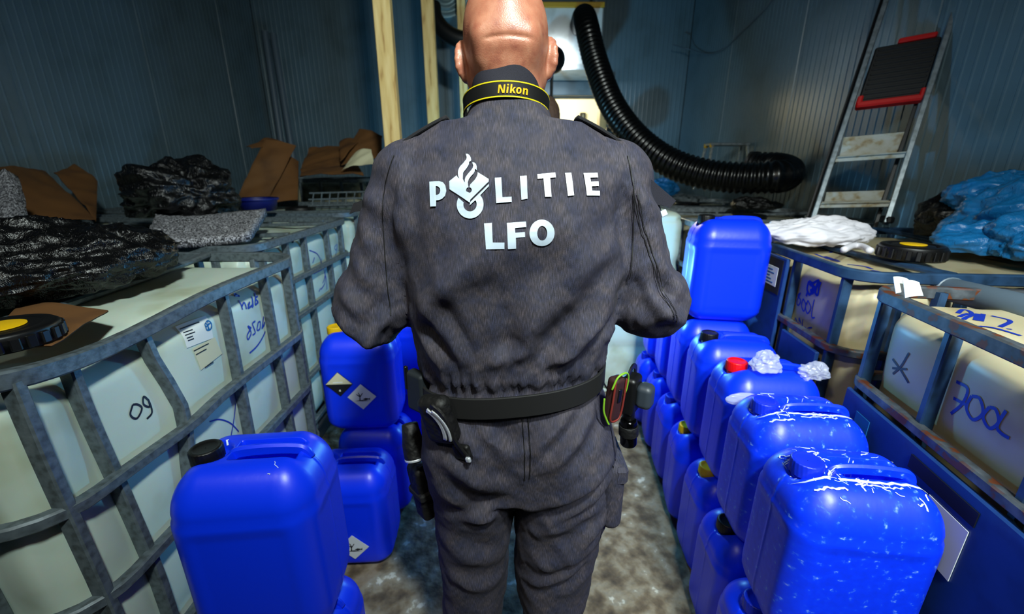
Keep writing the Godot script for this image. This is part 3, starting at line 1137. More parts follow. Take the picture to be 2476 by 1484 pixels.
func build_tanks() -> void:
	# left of the aisle
	var dent := func(p: Vector3) -> Vector3:
		var s := smoothstep(0.55, 1.1, p.y) * smoothstep(0.2, 0.55, p.x)
		var a := exp(-pow((p.z - 0.27) / 0.17, 2.0))
		var b := exp(-pow((p.z - 0.19) / 0.09, 2.0)) * exp(-pow((p.y - 0.92) / 0.14, 2.0)) * smoothstep(0.3, 0.56, p.x)
		return p + Vector3(-0.05, -0.04, 0) * a * s + Vector3(0.015, 0, -0.035) * b + Vector3(0, 0, -0.03) * s * exp(-pow((p.z - 0.1) / 0.2, 2.0))
	var l1 := caged_tank("white tank nearest on the left, cage rail bent down, marked 850 L", Vector3(-1.375, 0, -1.07), 0.0, 1.15, 1.0, 1.16, {"warp": dent, "zs": [-0.42, -0.275, -0.055, 0.19, 0.335, 0.44], "ys": [0.2, 0.42, 0.66, 0.88, 1.155], "lid": false, "puff": 0.012, "long": [0.24, -0.3], "cross": []})
	var l2 := caged_tank("white tank second on the left aisle with a blue star on its side", Vector3(-1.60, 0, -2.22), 0.0, 1.1, 1.06, 1.17, {"zs": [-0.42, -0.215, 0.06, 0.24, 0.44], "ys": [0.2, 0.45, 0.78, 0.96, 1.16], "lid": false})
	caged_tank("white tank third on the left aisle with cardboard scraps on top", Vector3(-1.66, 0, -3.42), 0.03, 1.1, 1.0, 1.17)
	caged_tank("tall grey tank far left beside the leaning grey pipes", Vector3(-2.0, 0, -4.72), -0.04, 1.1, 1.0, 1.36, {"mat": M.tank_dusty, "ys": [0.2, 0.5, 0.75, 1.02, 1.36]})
	caged_tank("dusty tank under the speckled foam by the left wall", Vector3(-2.66, 0, -2.2), 0.0, 0.92, 1.1, 1.16, {"mat": M.tank_dusty, "lid": false})
	caged_tank("dusty tank under the big cardboard box by the left wall", Vector3(-2.56, 0, -1.0), 0.0, 1.05, 1.1, 1.16, {"mat": M.tank_dusty, "lid": false})
	caged_tank("dusty tank behind the black sack by the left wall", Vector3(-2.7, 0, -3.45), 0.0, 0.85, 1.1, 1.16, {"mat": M.tank_dusty, "lid": false})
	# right of the aisle
	var r1 := caged_tank("cream tank nearest on the right with rusty rails, marked 700 L", Vector3(1.47, 0, -0.56), deg_to_rad(-10), 1.1, 1.0, 1.16, {"mat": M.tank_warm, "top": M.rusty, "mid": M.rusty, "steel": M.blue_steel, "r": 0.075, "cross": [], "long": [0.30], "zs": [-0.46, -0.225, 0.03, 0.25, 0.44], "ys": [0.2, 0.5, 0.885, 1.145], "lid": false})
	var r2 := caged_tank("cream tank second on the right with the black lid on top, marked 800 L", Vector3(1.605, 0, -1.765), deg_to_rad(-5), 1.0, 1.09, 1.16, {"mat": M.tank_warm, "steel": M.blue_steel, "mid": M.rusty, "r": 0.09, "cross": [], "long": [-0.29, 0.3], "zs": [-0.45, -0.13, 0.20, 0.485], "ys": [0.2, 0.5, 0.90, 1.155], "lid": false})
	caged_tank("dusty white tank under the step ladder by the right wall", Vector3(1.6, 0, -2.93), 0.0, 1.05, 0.96, 1.16, {"mat": M.tank_dusty, "steel": M.alu})
	caged_tank("dusty white tank far right behind the ladder's tank", Vector3(1.6, 0, -4.0), 0.02, 1.05, 0.96, 1.16, {"mat": M.tank_dusty, "steel": M.alu})
	caged_tank("dusty white tank in the far right corner under the hose", Vector3(1.58, 0, -5.2), 0.0, 1.05, 1.0, 1.16, {"mat": M.tank_dusty, "steel": M.alu})
	# the uncaged white tank at the end of the row of jerrycans
	var o := thing("plastic_tank", "plain white plastic tank at the far end of the jerrycan row", "tank", Vector3(0.80, 0, -3.0))
	var g := Geo.new()
	var hf := Vector3(0.25, 0.60, 0.40)
	g.round_box(Vector3(0, 0.62, 0), hf, 0.07, Vector3i(10, 40, 14), 4, func(p: Vector3, d: Vector3) -> Vector3:
		return p - d * 0.012 * pow(absf(cos(p.y * 11.0)), 14.0) * (1.0 if absf(d.y) < 0.5 else 0.0))
	part(g, "tank_body", M.tank, o)
	g = Geo.new()
	for k in 3:
		g.box(Vector3(-0.13 + 0.13 * k, 1.222, 0), Vector3(0.04, 0.014, 0.6), 0.006)
	part(g, "top_ridge", M.tank, o)
	g = Geo.new()
	g.box(Vector3(0, 0.012, 0), Vector3(0.46, 0.024, 0.76), 0.006)
	part(g, "foot", M.tank, o)

	# writing and labels, left
	ink(l1, "x+", [[[570, 712], [574, 704], [580, 716]], [[572, 713], [579, 712]], [[574, 727], [578, 750]], [[576, 745], [584, 733], [588, 748]], [[592, 740], [598, 731], [592, 746], [604, 738]], [[604, 745], [606, 718], [606, 742]], [[617, 708], [612, 736], [622, 730]], [[621, 730], [614, 722], [622, 716]]], M.ink_blue, 0.006)
	ink(l1, "x+", [[[600, 793], [592, 790], [601, 805], [594, 822], [591, 812], [601, 792]], [[612, 776], [604, 783], [608, 793], [612, 805], [605, 811]], [[620, 780], [617, 798], [625, 795], [626, 778], [620, 780]], [[637, 765], [631, 795], [640, 778], [636, 790]], [[600, 855], [618, 838], [632, 818], [641, 801]]], M.ink_blue, 0.005)
	ink(l1, "x+", [[[318, 960], [314, 985], [325, 998], [333, 975], [326, 962], [318, 960]], [[345, 958], [337, 945], [336, 965], [346, 975], [344, 955], [350, 990], [342, 1005]]], M.ink_black, 0.005)
	ink(l1, "x+", [[[495, 1024], [520, 1018], [550, 1026], [575, 1045]], [[566, 978], [560, 1015], [552, 1058]]], M.ink_blue, 0.004)
	var s1 := sheet(l1, "x+", [Vector2(419, 782), Vector2(487, 766), Vector2(500, 822), Vector2(432, 842)], M.paper, "label_sheet")
	var s2 := sheet(l1, "x+", [Vector2(445, 845), Vector2(504, 820), Vector2(526, 860), Vector2(466, 900)], M.paper_cream, "label_sheet")
	ink(l1, "x+", [[[425, 793], [467, 782]], [[428, 804], [448, 799]], [[430, 811], [452, 805]], [[432, 818], [446, 814]], [[434, 824], [448, 820]]], M.print_black, 0.003, "label_print", 0.002, s1)
	ink(l1, "x+", [[[447, 851], [486, 835]], [[452, 861], [480, 848]], [[476, 894], [500, 880]]], M.print_black, 0.003, "label_print", 0.002, s2)
	ink(l1, "x+", [[[477, 789], [486, 780], [494, 787], [491, 800], [481, 802], [477, 789]], [[480, 784], [488, 802]], [[478, 796], [493, 784]], [[486, 780], [484, 802]]], M.print_blue, 0.004, "label_emblem", 0.002, s1)
	ink(l2, "x+", [[[745, 605], [765, 615], [780, 640], [782, 680], [772, 700]], [[758, 622], [756, 636]], [[757, 662], [790, 645]], [[778, 625], [783, 660], [790, 700]], [[789, 650], [768, 705]]], M.ink_blue, 0.006)
	ink(l2, "x+", [[[812, 590], [806, 598], [812, 604], [814, 590], [813, 618]], [[826, 585], [820, 588], [826, 598], [820, 606]], [[833, 582], [830, 596], [836, 598], [837, 582], [833, 582]]], M.ink_faint, 0.006)
	ink(l2, "y+", [[[655, 577], [668, 568], [676, 575], [690, 566], [700, 560]], [[700, 577], [716, 571], [724, 573]]], M.ink_black, 0.01)

	# writing and plates, right
	ink(r1, "x-", [[[2166, 868], [2186, 894], [2203, 926]], [[2210, 854], [2188, 886], [2164, 904]], [[2164, 890], [2202, 893]]], M.ink_black, 0.006)
	ink(r1, "x-", [[[2315, 922], [2350, 940], [2336, 975], [2300, 1000]], [[2308, 962], [2352, 982]], [[2362, 958], [2346, 985], [2362, 1015], [2390, 1000], [2384, 965], [2362, 958]], [[2408, 985], [2390, 1008], [2404, 1036], [2428, 1022], [2424, 992], [2408, 985]], [[2448, 994], [2424, 1030], [2432, 1048], [2450, 1060]]], M.ink_blue, 0.007)
	ink(r1, "y+", [[[2318, 752], [2330, 742], [2346, 745], [2352, 756], [2330, 766]], [[2345, 752], [2320, 760]], [[2366, 752], [2360, 770]], [[2380, 752], [2374, 772]], [[2362, 762], [2380, 762]], [[2400, 756], [2446, 768], [2420, 786]], [[2440, 790], [2444, 792]], [[2320, 775], [2400, 788], [2470, 808]]], M.ink_blue, 0.009)
	plate(r1, 0.30, 0.86, -0.47, 0.14, M.blue_plate)
	plate(r2, 0.20, 1.135, -0.50, 0.185, M.blue_plate)
	plate(r2, 0.20, 0.87, 0.24, 0.47, M.blue_plate)
	cover(r1, [0.80, 0.835, -0.186, 0.0], M.print_black, "warning_strip", 0.0245)
	cover(r1, [0.655, 0.785, -0.11, -0.005], M.paper, "label_sheet", 0.0245)
	cover(r1, [0.70, 0.82, -0.40, -0.34], M.print_blue, "label_sheet", 0.0245)
	cover(r2, [0.985, 1.125, 0.0, 0.165], M.cloth_dark, "label_frame", 0.0245)
	cover(r2, [1.012, 1.09, 0.025, 0.139], M.paper, "label_sheet", 0.0255)
	for k in 5:
		cover(r2, [1.022 + 0.013 * k, 1.026 + 0.013 * k, 0.035, 0.115 - 0.015 * (k % 3)], M.print_blue, "label_print", 0.0265)
	ink(r2, "x-", [[[1962, 680], [1958, 700], [1966, 712], [1974, 690], [1962, 680]], [[1966, 690], [1976, 684], [1984, 680], [1978, 704], [1968, 710]], [[1988, 682], [1980, 706], [1986, 712], [1990, 684]], [[1960, 704], [1955, 716]], [[1964, 686], [1982, 698], [1966, 702]]], M.ink_blue, 0.010)
	ink(r2, "x-", [[[1938, 708], [1928, 714], [1938, 726], [1930, 738], [1925, 728], [1938, 708]], [[1946, 722], [1940, 738], [1946, 752], [1953, 736], [1946, 722]], [[1960, 726], [1952, 742], [1956, 758], [1966, 744], [1960, 726]], [[1977, 724], [1966, 764], [1974, 768]]], M.ink_blue, 0.006)
	ink(r2, "x-", [[[1918, 768], [1926, 782], [1930, 768], [1934, 786], [1940, 772], [1936, 790], [1962, 792]]], M.ink_blue, 0.006)
	ink(r2, "y+", [[[2008, 610], [2022, 604], [2040, 608], [2030, 614]], [[2050, 620], [2078, 616]], [[1972, 610], [2000, 620], [2030, 628], [1996, 616], [2028, 626]], [[2004, 630], [2040, 642], [2060, 646]], [[2050, 634], [2090, 640], [2110, 646]], [[2076, 650], [2104, 656]], [[2108, 648], [2136, 654], [2120, 656], [2162, 660]]], M.ink_blue, 0.012)


# a coloured steel sheet on the aisle side of a right-hand tank, between two heights and two places along it
func plate(tk: Dictionary, y0: float, y1: float, z0: float, z1: float, m: Material) -> void:
	var g := Geo.new()
	var hx: float = tk.hx
	g.box(Vector3(-hx - 0.016, (y0 + y1) / 2, (z0 + z1) / 2), Vector3(0.014, y1 - y0, z1 - z0), 0.004)
	g.box(Vector3(-hx - 0.020, y0 + 0.012, (z0 + z1) / 2), Vector3(0.018, 0.024, z1 - z0), 0.004)
	part(g, "plate", m, tk.root)


func cover(tk: Dictionary, r: Array, m: Material, called: String, lift: float) -> void:
	var g := Geo.new()
	g.box(Vector3(-tk.hx - lift, (r[0] + r[1]) / 2, (r[2] + r[3]) / 2), Vector3(0.0016, r[1] - r[0], r[3] - r[2]), 0.0004)
	part(g, called, m, tk.root)


# ---------------------------------------------------------------- jerrycans
const CAN := Vector3(0.302, 0.425, 0.24)
var can_mesh: ArrayMesh
var can_handle: ArrayMesh
var can_cap: ArrayMesh


func can_point(p: Vector3, d: Vector3) -> Vector3:
	var h := CAN / 2
	var q := p
	var y := p.y + h.y
	# shoulders and foot draw in a little
	var s := 1.0 - 0.15 * smoothstep(0.31, 0.425, y) - 0.05 * (1.0 - smoothstep(0.0, 0.05, y))
	q.x *= lerpf(1.0, s, 0.75)
	q.z *= s
	if d.y > 0.6:
		# a hollow round the grip, and a low place for the neck
		var hx := smoothstep(0.078, 0.066, absf(p.x - 0.035))
		var hz := smoothstep(0.040, 0.034, absf(p.z))
		q.y -= 0.060 * hx * hz
		var nk := smoothstep(0.05, 0.035, Vector2(p.x + 0.095, p.z).length())
		q.y -= 0.016 * nk
	elif absf(d.y) < 0.5:
		# raised bands and the recessed middle of each side
		var side := smoothstep(0.11, 0.08, absf(p.x)) if absf(d.z) > absf(d.x) else smoothstep(0.085, 0.06, absf(p.z))
		var band := smoothstep(0.03, 0.05, y) * smoothstep(0.32, 0.30, y)
		q -= d * 0.004 * side * band
		q -= d * 0.003 * exp(-pow((y - 0.335) / 0.006, 2.0))
		q -= d * 0.002 * exp(-pow((y - 0.06) / 0.005, 2.0))
		q += d * 0.0015 * exp(-pow(p.z / 0.004, 2.0)) * (1.0 if absf(d.x) > 0.5 else 0.0)
	return q


func jerrycan(label: String, c: Vector3, turn: float, cap: Material, group: String, skin: Material = null) -> Node3D:
	if can_mesh == null:
		var g := Geo.new()
		g.round_box(Vector3(0, CAN.y / 2, 0), CAN / 2, 0.066, Vector3i(48, 26, 40), 6, can_point)
		can_mesh = g.mesh()
		g = Geo.new()
		var p := smooth([Vector3(-0.048, 0.395, 0), Vector3(-0.040, 0.412, 0), Vector3(-0.022, 0.420, 0), Vector3(0.035, 0.423, 0), Vector3(0.092, 0.420, 0), Vector3(0.110, 0.412, 0), Vector3(0.118, 0.395, 0)], 5)
		g.sweep(p, rect(0.026, 0.014, 0.35), Vector3(0, 0, 1))
		can_handle = g.mesh()
		g = Geo.new()
		g.lathe(PackedVector2Array([Vector2(0.026, 0.385), Vector2(0.026, 0.412), Vector2(0.001, 0.412)]), 24, Transform3D(Basis.IDENTITY, Vector3(-0.095, 0, 0)))
		g.begin()
		var n := 48
		var rows := [[0.030, 0.405], [0.033, 0.405], [0.033, 0.434], [0.029, 0.437], [0.024, 0.437], [0.022, 0.434], [0.001, 0.434]]
		for r in rows:
			for i in n:
				var k: float = r[0] - (0.0016 if (i % 2 == 0 and r[0] > 0.0325) else 0.0)
				g.v.append(Vector3(-0.095 + cos(TAU * i / n) * k, r[1], sin(TAU * i / n) * k))
		for j in rows.size() - 1:
			for i in n:
				g.quad(g.s0 + j * n + i, g.s0 + j * n + (i + 1) % n, g.s0 + (j + 1) * n + (i + 1) % n, g.s0 + (j + 1) * n + i)
		g.finish()
		can_cap = g.mesh()
	var o := thing("jerrycan", label, "jerrycan", c, turn, group)
	for s in [[can_mesh, "body", skin if skin else M.blue], [can_handle, "handle", skin if skin else M.blue], [can_cap, "screw_cap", cap]]:
		var mi := MeshInstance3D.new()
		mi.mesh = s[0]
		mi.material_override = s[2]
		mi.name = s[1]
		o.add_child(mi, true)
	return o


# a diamond warning label on the front of a can
func diamond(can: Node3D, cx: float, cy: float, sz: float, kind: int) -> void:
	var z := CAN.z / 2 + 0.0005
	var b := Basis(Vector3(0, 0, 1), PI / 4)
	var g := Geo.new()
	g.box(Vector3(cx, cy, z), Vector3(sz, sz, 0.0012), 0.0, b)
	var label := part(g, "warning_label", M.print_black if kind == 0 else M.paper, can)
	var r := sz / sqrt(2.0)
	g = Geo.new()
	if kind == 0:
		g.prism(PackedVector2Array([Vector2(-r * 0.96, 0.0), Vector2(r * 0.96, 0.0), Vector2(0, r * 0.96)]), 0.0006, Transform3D(Basis.IDENTITY, Vector3(cx, cy, z + 0.0007)))
		part(g, "label_print", M.paper_cream, label)
		g = Geo.new()
		g.prism(PackedVector2Array([Vector2(-r * 0.45, r * 0.1), Vector2(r * 0.3, r * 0.12), Vector2(r * 0.28, r * 0.2), Vector2(-r * 0.4, r * 0.18)]), 0.0006, Transform3D(Basis.IDENTITY, Vector3(cx, cy, z + 0.0013)))
		g.prism(PackedVector2Array([Vector2(-r * 0.05, -r * 0.6), Vector2(r * 0.08, -r * 0.6), Vector2(r * 0.06, -r * 0.45), Vector2(-r * 0.04, -r * 0.48)]), 0.0006, Transform3D(Basis.IDENTITY, Vector3(cx, cy, z + 0.0007)))
		part(g, "label_symbol", M.paper, label)
	else:
		# the dead tree and fish of the environment sign
		for q in [[[-0.5, -0.3], [0.0, -0.24], [0.5, -0.32], [0.0, -0.34]], [[-0.2, -0.28], [-0.12, -0.28], [-0.1, 0.1], [-0.2, 0.35], [-0.24, 0.33], [-0.16, 0.08]], [[-0.13, 0.05], [0.05, 0.32], [0.09, 0.29], [-0.1, -0.02]], [[-0.14, -0.02], [-0.38, 0.2], [-0.36, 0.24], [-0.12, 0.06]], [[0.05, -0.18], [0.25, -0.08], [0.48, -0.14], [0.56, -0.05], [0.55, -0.25], [0.46, -0.2], [0.25, -0.26]]]:
			var poly := PackedVector2Array()
			for p in q:
				poly.append(Vector2(p[0], p[1]) * r)
			g.prism(poly, 0.0006, Transform3D(Basis.IDENTITY, Vector3(cx, cy, z + 0.0007)))
		part(g, "label_symbol", M.print_black, label)


# dried white runs and crusts on the top of a can
func residue(can: Node3D, sd: int, count: int) -> void:
	var g := Geo.new()
	var r := RandomNumberGenerator.new()
	r.seed = sd
	for i in count:
		var p := Vector2(r.randf_range(-0.11, 0.11), r.randf_range(-0.085, 0.085))
		if i % 3 == 0:
			p = Vector2(-0.095, 0) + Vector2.from_angle(r.randf() * TAU) * r.randf_range(0.036, 0.05)
		var a := r.randf() * TAU
		var pts := PackedVector3Array()
		for k in r.randi_range(3, 7):
			p += Vector2.from_angle(a) * r.randf_range(0.002, 0.008)
			a += r.randf_range(-0.9, 0.9)
			p = p.clamp(Vector2(-0.125, -0.095), Vector2(0.125, 0.095))
			var y := top_of_can(p)
			pts.append(Vector3(p.x, y + 0.0012, p.y))
		ribbon(g, pts, Vector3.UP, r.randf_range(0.0012, 0.0065) * r.randf_range(0.4, 1.0))
	# a crust along the front of the grip and round the neck
	if count > 40:
		var z := 0.046
		for run in [[-0.055, 0.115, 0.0075], [-0.03, 0.06, 0.004], [-0.11, -0.05, 0.006]]:
			var pts := PackedVector3Array()
			for k in 14:
				var p := Vector2(lerpf(run[0], run[1], k / 13.0), z + r.randf_range(-0.003, 0.003))
				pts.append(Vector3(p.x, top_of_can(p) + 0.0014, p.y))
			ribbon(g, pts, Vector3.UP, run[2])
			z += 0.011
		var ring := PackedVector3Array()
		for k in 15:
			var p := Vector2(-0.095, 0) + Vector2.from_angle(-1.2 + 0.27 * k) * (0.044 + r.randf_range(-0.002, 0.003))
			ring.append(Vector3(p.x, top_of_can(p) + 0.0014, p.y))
		ribbon(g, ring, Vector3.UP, 0.006)
	part(g, "dried_residue", M.residue, can).set_meta("kind", "stuff")


func top_of_can(p: Vector2) -> float:
	var h := CAN / 2
	var core := h - Vector3.ONE * 0.066
	var s := Vector2(p.x / 0.90, p.y / 0.86)
	var e := Vector2(maxf(absf(s.x) - core.x, 0.0), maxf(absf(s.y) - core.z, 0.0)).length()
	var y := core.y + sqrt(maxf(0.066 * 0.066 - e * e, 0.0))
	var q := can_point(Vector3(s.x, y, s.y), Vector3(0, 1, 0))
	return q.y + h.y


func build_cans() -> void:
	var up := CAN.y
	var gr := "blue jerrycans stacked along the right of the aisle"
	# the right-hand row: [x, z, cap below, cap above]
	var row := [[0.745, -0.775], [0.795, -1.03], [0.845, -1.285], [0.868, -1.54], [0.895, -1.79], [0.915, -2.04], [0.925, -2.29]]
	var caps_low := [M.cap_blue, M.cap_black, M.cap_yellow, M.cap_yellow, M.cap_blue, M.cap_blue, M.cap_blue]
	var caps_top := [M.cap_blue, M.cap_blue, M.cap_red, M.cap_black, M.cap_black, M.cap_blue, M.cap_blue]
	var low_label := ["blue jerrycan on the floor under the nearest crusted one, blue cap", "blue jerrycan on the floor with a black cap, under the wrapped one", "blue jerrycan on the floor whose yellow cap is nearest on the right", "blue jerrycan on the floor whose yellow cap is farther along the right row", "blue jerrycan on the floor below the standing tall stack", "blue jerrycan on the floor second from the white tank", "blue jerrycan on the floor next to the white tank"]
	var top_label := ["nearest blue jerrycan on the right, top crusted with white residue", "blue jerrycan with whitish scuffs just behind the nearest crusted one", "blue jerrycan with a red cap wrapped in clear film", "blue jerrycan with a black cap in front of the tallest stack", "blue jerrycan carrying the topmost jerrycan", "blue jerrycan of the second layer, second from the white tank", "blue jerrycan of the second layer beside the white tank"]
	var tops := []
	for i in row.size():
		var r: Array = row[i]
		var yaw := deg_to_rad(-7.0 + rng.randf_range(-2, 2))
		jerrycan(low_label[i], Vector3(r[0] - 0.030, 0, r[1] - 0.01), yaw + deg_to_rad(rng.randf_range(-2, 2)), caps_low[i], gr)
		tops.append(jerrycan(top_label[i], Vector3(r[0], up, r[1]), yaw, caps_top[i], gr, M.blue_scuffed if i < 2 else M.blue))
	jerrycan("topmost blue jerrycan standing third on the tallest stack", Vector3(0.905, up * 2, -1.79), deg_to_rad(-9), M.cap_black, gr)
	residue(tops[0], 4, 80)
	residue(tops[1], 9, 44)
	# the left-hand stacks
	gr = "blue jerrycans left of the man"
	var a := jerrycan("blue jerrycan with a black cap nearest on the left, atop another", Vector3(-0.575, up, -0.80), deg_to_rad(6), M.cap_black, gr)
	jerrycan("blue jerrycan on the floor under the nearest left one", Vector3(-0.56, 0, -0.80), deg_to_rad(3), M.cap_blue, gr)
	var b := jerrycan("blue jerrycan alone on the floor with a pale round cap", Vector3(-0.615, 0, -1.36), deg_to_rad(3), M.paper, gr)
	var c := jerrycan("blue jerrycan with a yellow cap and two diamond labels", Vector3(-0.625, up, -1.63), deg_to_rad(3), M.cap_yellow, gr)
	jerrycan("blue jerrycan on the floor under the one with diamond labels", Vector3(-0.60, 0, -1.63), deg_to_rad(-2), M.cap_blue, gr)
	jerrycan("blue jerrycan of the second layer behind the man's left elbow", Vector3(-0.52, up, -1.90), deg_to_rad(4), M.cap_blue, gr)
	jerrycan("blue jerrycan on the floor behind the stack with diamond labels", Vector3(-0.53, 0, -1.90), deg_to_rad(2), M.cap_blue, gr)
	a.scale = Vector3(1.0, 1.07, 1.0)
	diamond(c, -0.065, 0.235, 0.075, 0)
	diamond(c, 0.018, 0.176, 0.080, 1)
	diamond(b, 0.015, 0.12, 0.08, 1)
	residue(a, 15, 7)


# ---------------------------------------------------------------- the man in the aisle
var back_map := PackedFloat32Array()
const BACK_N := 90
const BACK_X := -0.36
var map_y := 0.98
const BACK_C := 0.008


# a place of the photograph on the upright plane of the man's back, as (x, height)
func bk(x: float, y: float, z := -0.735) -> Vector2:
	var r := ray(x, y)
	var p := EYE + r * (z / r.z)
	return Vector2(p.x, p.y)


# folds of cloth: each [from, to, width, height]; a ridge with a valley on its right side
func folded(p: Vector2, list: Array) -> float:
	var s := 0.0
	for f in list:
		var a: Vector2 = f[0]
		var ab: Vector2 = f[1] - a
		var h := clampf((p - a).dot(ab) / ab.length_squared(), 0.0, 1.0)
		var q := p - a - ab * h
		var w: float = f[2] * 1.25
		if q.length_squared() > w * w * 16.0:
			continue
		var side := q.length() * (1.0 if ab.cross(q) > 0.0 else -1.0)
		var fade := pow(sin(PI * clampf(h * 0.9 + 0.05, 0.0, 1.0)), 0.6)
		s += f[3] * 2.1 * fade * (exp(-pow(side / w, 2.0)) - 0.55 * exp(-pow((side - 1.9 * w) / (1.3 * w), 2.0)))
	return s


func hand_bones(f: Field, wrist: Vector3, b: Basis, s: float, curl: float) -> void:
	# b: x across the palm towards the thumb side, y along the fingers, z out of the back of the hand
	var pw := wrist + b * Vector3(0, 0.02, 0)
	f.bone(wrist + b * Vector3(0, -0.04, 0), pw, 0.026, 0.027, 0.01)
	for k in 4:
		var x: float = (0.030 - 0.020 * k)
		f.bone(pw + b * Vector3(x * 0.6, 0.0, 0), wrist + b * Vector3(x, 0.085 - 0.004 * absf(k - 1.2), 0.002), 0.0145, 0.0115, 0.014)
	var lens := [[0.042, 0.026, 0.020], [0.047, 0.030, 0.021], [0.044, 0.028, 0.020], [0.034, 0.021, 0.018]]
	for k in 4:
		var x: float = 0.031 - 0.0205 * k
		var p := wrist + b * Vector3(x, 0.087 - 0.004 * absf(k - 1.2), 0.002)
		var ang := curl * (0.6 + 0.1 * k)
		for j in 3:
			var d := b * Vector3(0.03 * (1.5 - k), cos(ang), -sin(ang)).normalized()
			var q: Vector3 = p + d * lens[k][j]
			var r := 0.0092 - 0.0007 * j - (0.001 if k == 3 else 0.0)
			f.bone(p, q, r, r - 0.0008, 0.003)
			p = q
			ang += curl * (0.75 + 0.05 * k)
	var t0 := wrist + b * Vector3(0.026, 0.018, -0.004)
	var t1 := wrist + b * Vector3(0.052, 0.050, -0.018)
	var t2 := wrist + b * Vector3(0.058, 0.080, -0.032)
	var t3 := wrist + b * Vector3(0.052, 0.102, -0.044)
	f.bone(t0, t1, 0.016, 0.0125, 0.012)
	f.bone(t1, t2, 0.0115, 0.0105, 0.004)
	f.bone(t2, t3, 0.0105, 0.0085, 0.003)


func head_shape(f: Field, c: Vector3, hb: Basis, nape: Vector3) -> void:
	f.ball(c + hb * Vector3(0, 0.015, 0.008), Vector3(0.0755, 0.098, 0.094), 0.02, hb)
	f.ball(c + hb * Vector3(0, -0.012, 0.036), Vector3(0.067, 0.070, 0.062), 0.04, hb)
	f.ball(c + hb * Vector3(0, -0.055, -0.045), Vector3(0.058, 0.074, 0.055), 0.04, hb)
	f.bone(nape, c + hb * Vector3(0, -0.05, 0.012), 0.067, 0.064, 0.035)
	for s in [-1.0, 1.0]:
		f.bone(c + hb * Vector3(s * 0.050, -0.075, -0.005), c + hb * Vector3(s * 0.012, -0.122, -0.072), 0.022, 0.018, 0.025)
		f.bone(c + hb * Vector3(s * 0.012, 0.004, -0.090), c + hb * Vector3(s * 0.045, 0.006, -0.076), 0.010, 0.009, 0.015)
		f.ball(c + hb * Vector3(s * 0.031, -0.018, -0.098), Vector3(0.017, 0.012, 0.012), 0.012, hb, true)
		f.bone(c + hb * Vector3(s * 0.010, -0.064, -0.104), c + hb * Vector3(s * 0.007, -0.06, -0.11), 0.008, 0.007, 0.008)
		# ear: a dished shell with a rolled rim and a lobe
		var eb := hb * Basis(Vector3.UP, s * deg_to_rad(28)) * Basis(Vector3.RIGHT, deg_to_rad(-8))
		var e := c + hb * Vector3(s * 0.081, -0.034, 0.004)
		f.ball(e, Vector3(0.0085, 0.033, 0.021), 0.010, eb)
		f.ball(e + eb * Vector3(s * 0.010, 0.004, -0.003), Vector3(0.010, 0.022, 0.012), 0.006, eb, true)
		var prev := Vector3.ZERO
		for k in 9:
			var a := deg_to_rad(-70 + 27.0 * k)
			var q := e + eb * Vector3(s * 0.004, sin(a) * 0.031, cos(a) * 0.019)
			if k > 0:
				f.bone(prev, q, 0.0052, 0.0052, 0.004)
			prev = q
		f.ball(e + eb * Vector3(s * 0.001, -0.031, -0.006), Vector3(0.007, 0.011, 0.010), 0.008, eb)
	f.bone(c + hb * Vector3(0, -0.012, -0.097), c + hb * Vector3(0, -0.056, -0.113), 0.008, 0.012, 0.012)
	f.ball(c + hb * Vector3(0, -0.086, -0.096), Vector3(0.026, 0.007, 0.010), 0.006, hb)
	f.ball(c + hb * Vector3(0, -0.096, -0.095), Vector3(0.022, 0.007, 0.010), 0.006, hb)
	f.ball(c + hb * Vector3(0, -0.124, -0.078), Vector3(0.022, 0.016, 0.016), 0.02, hb)


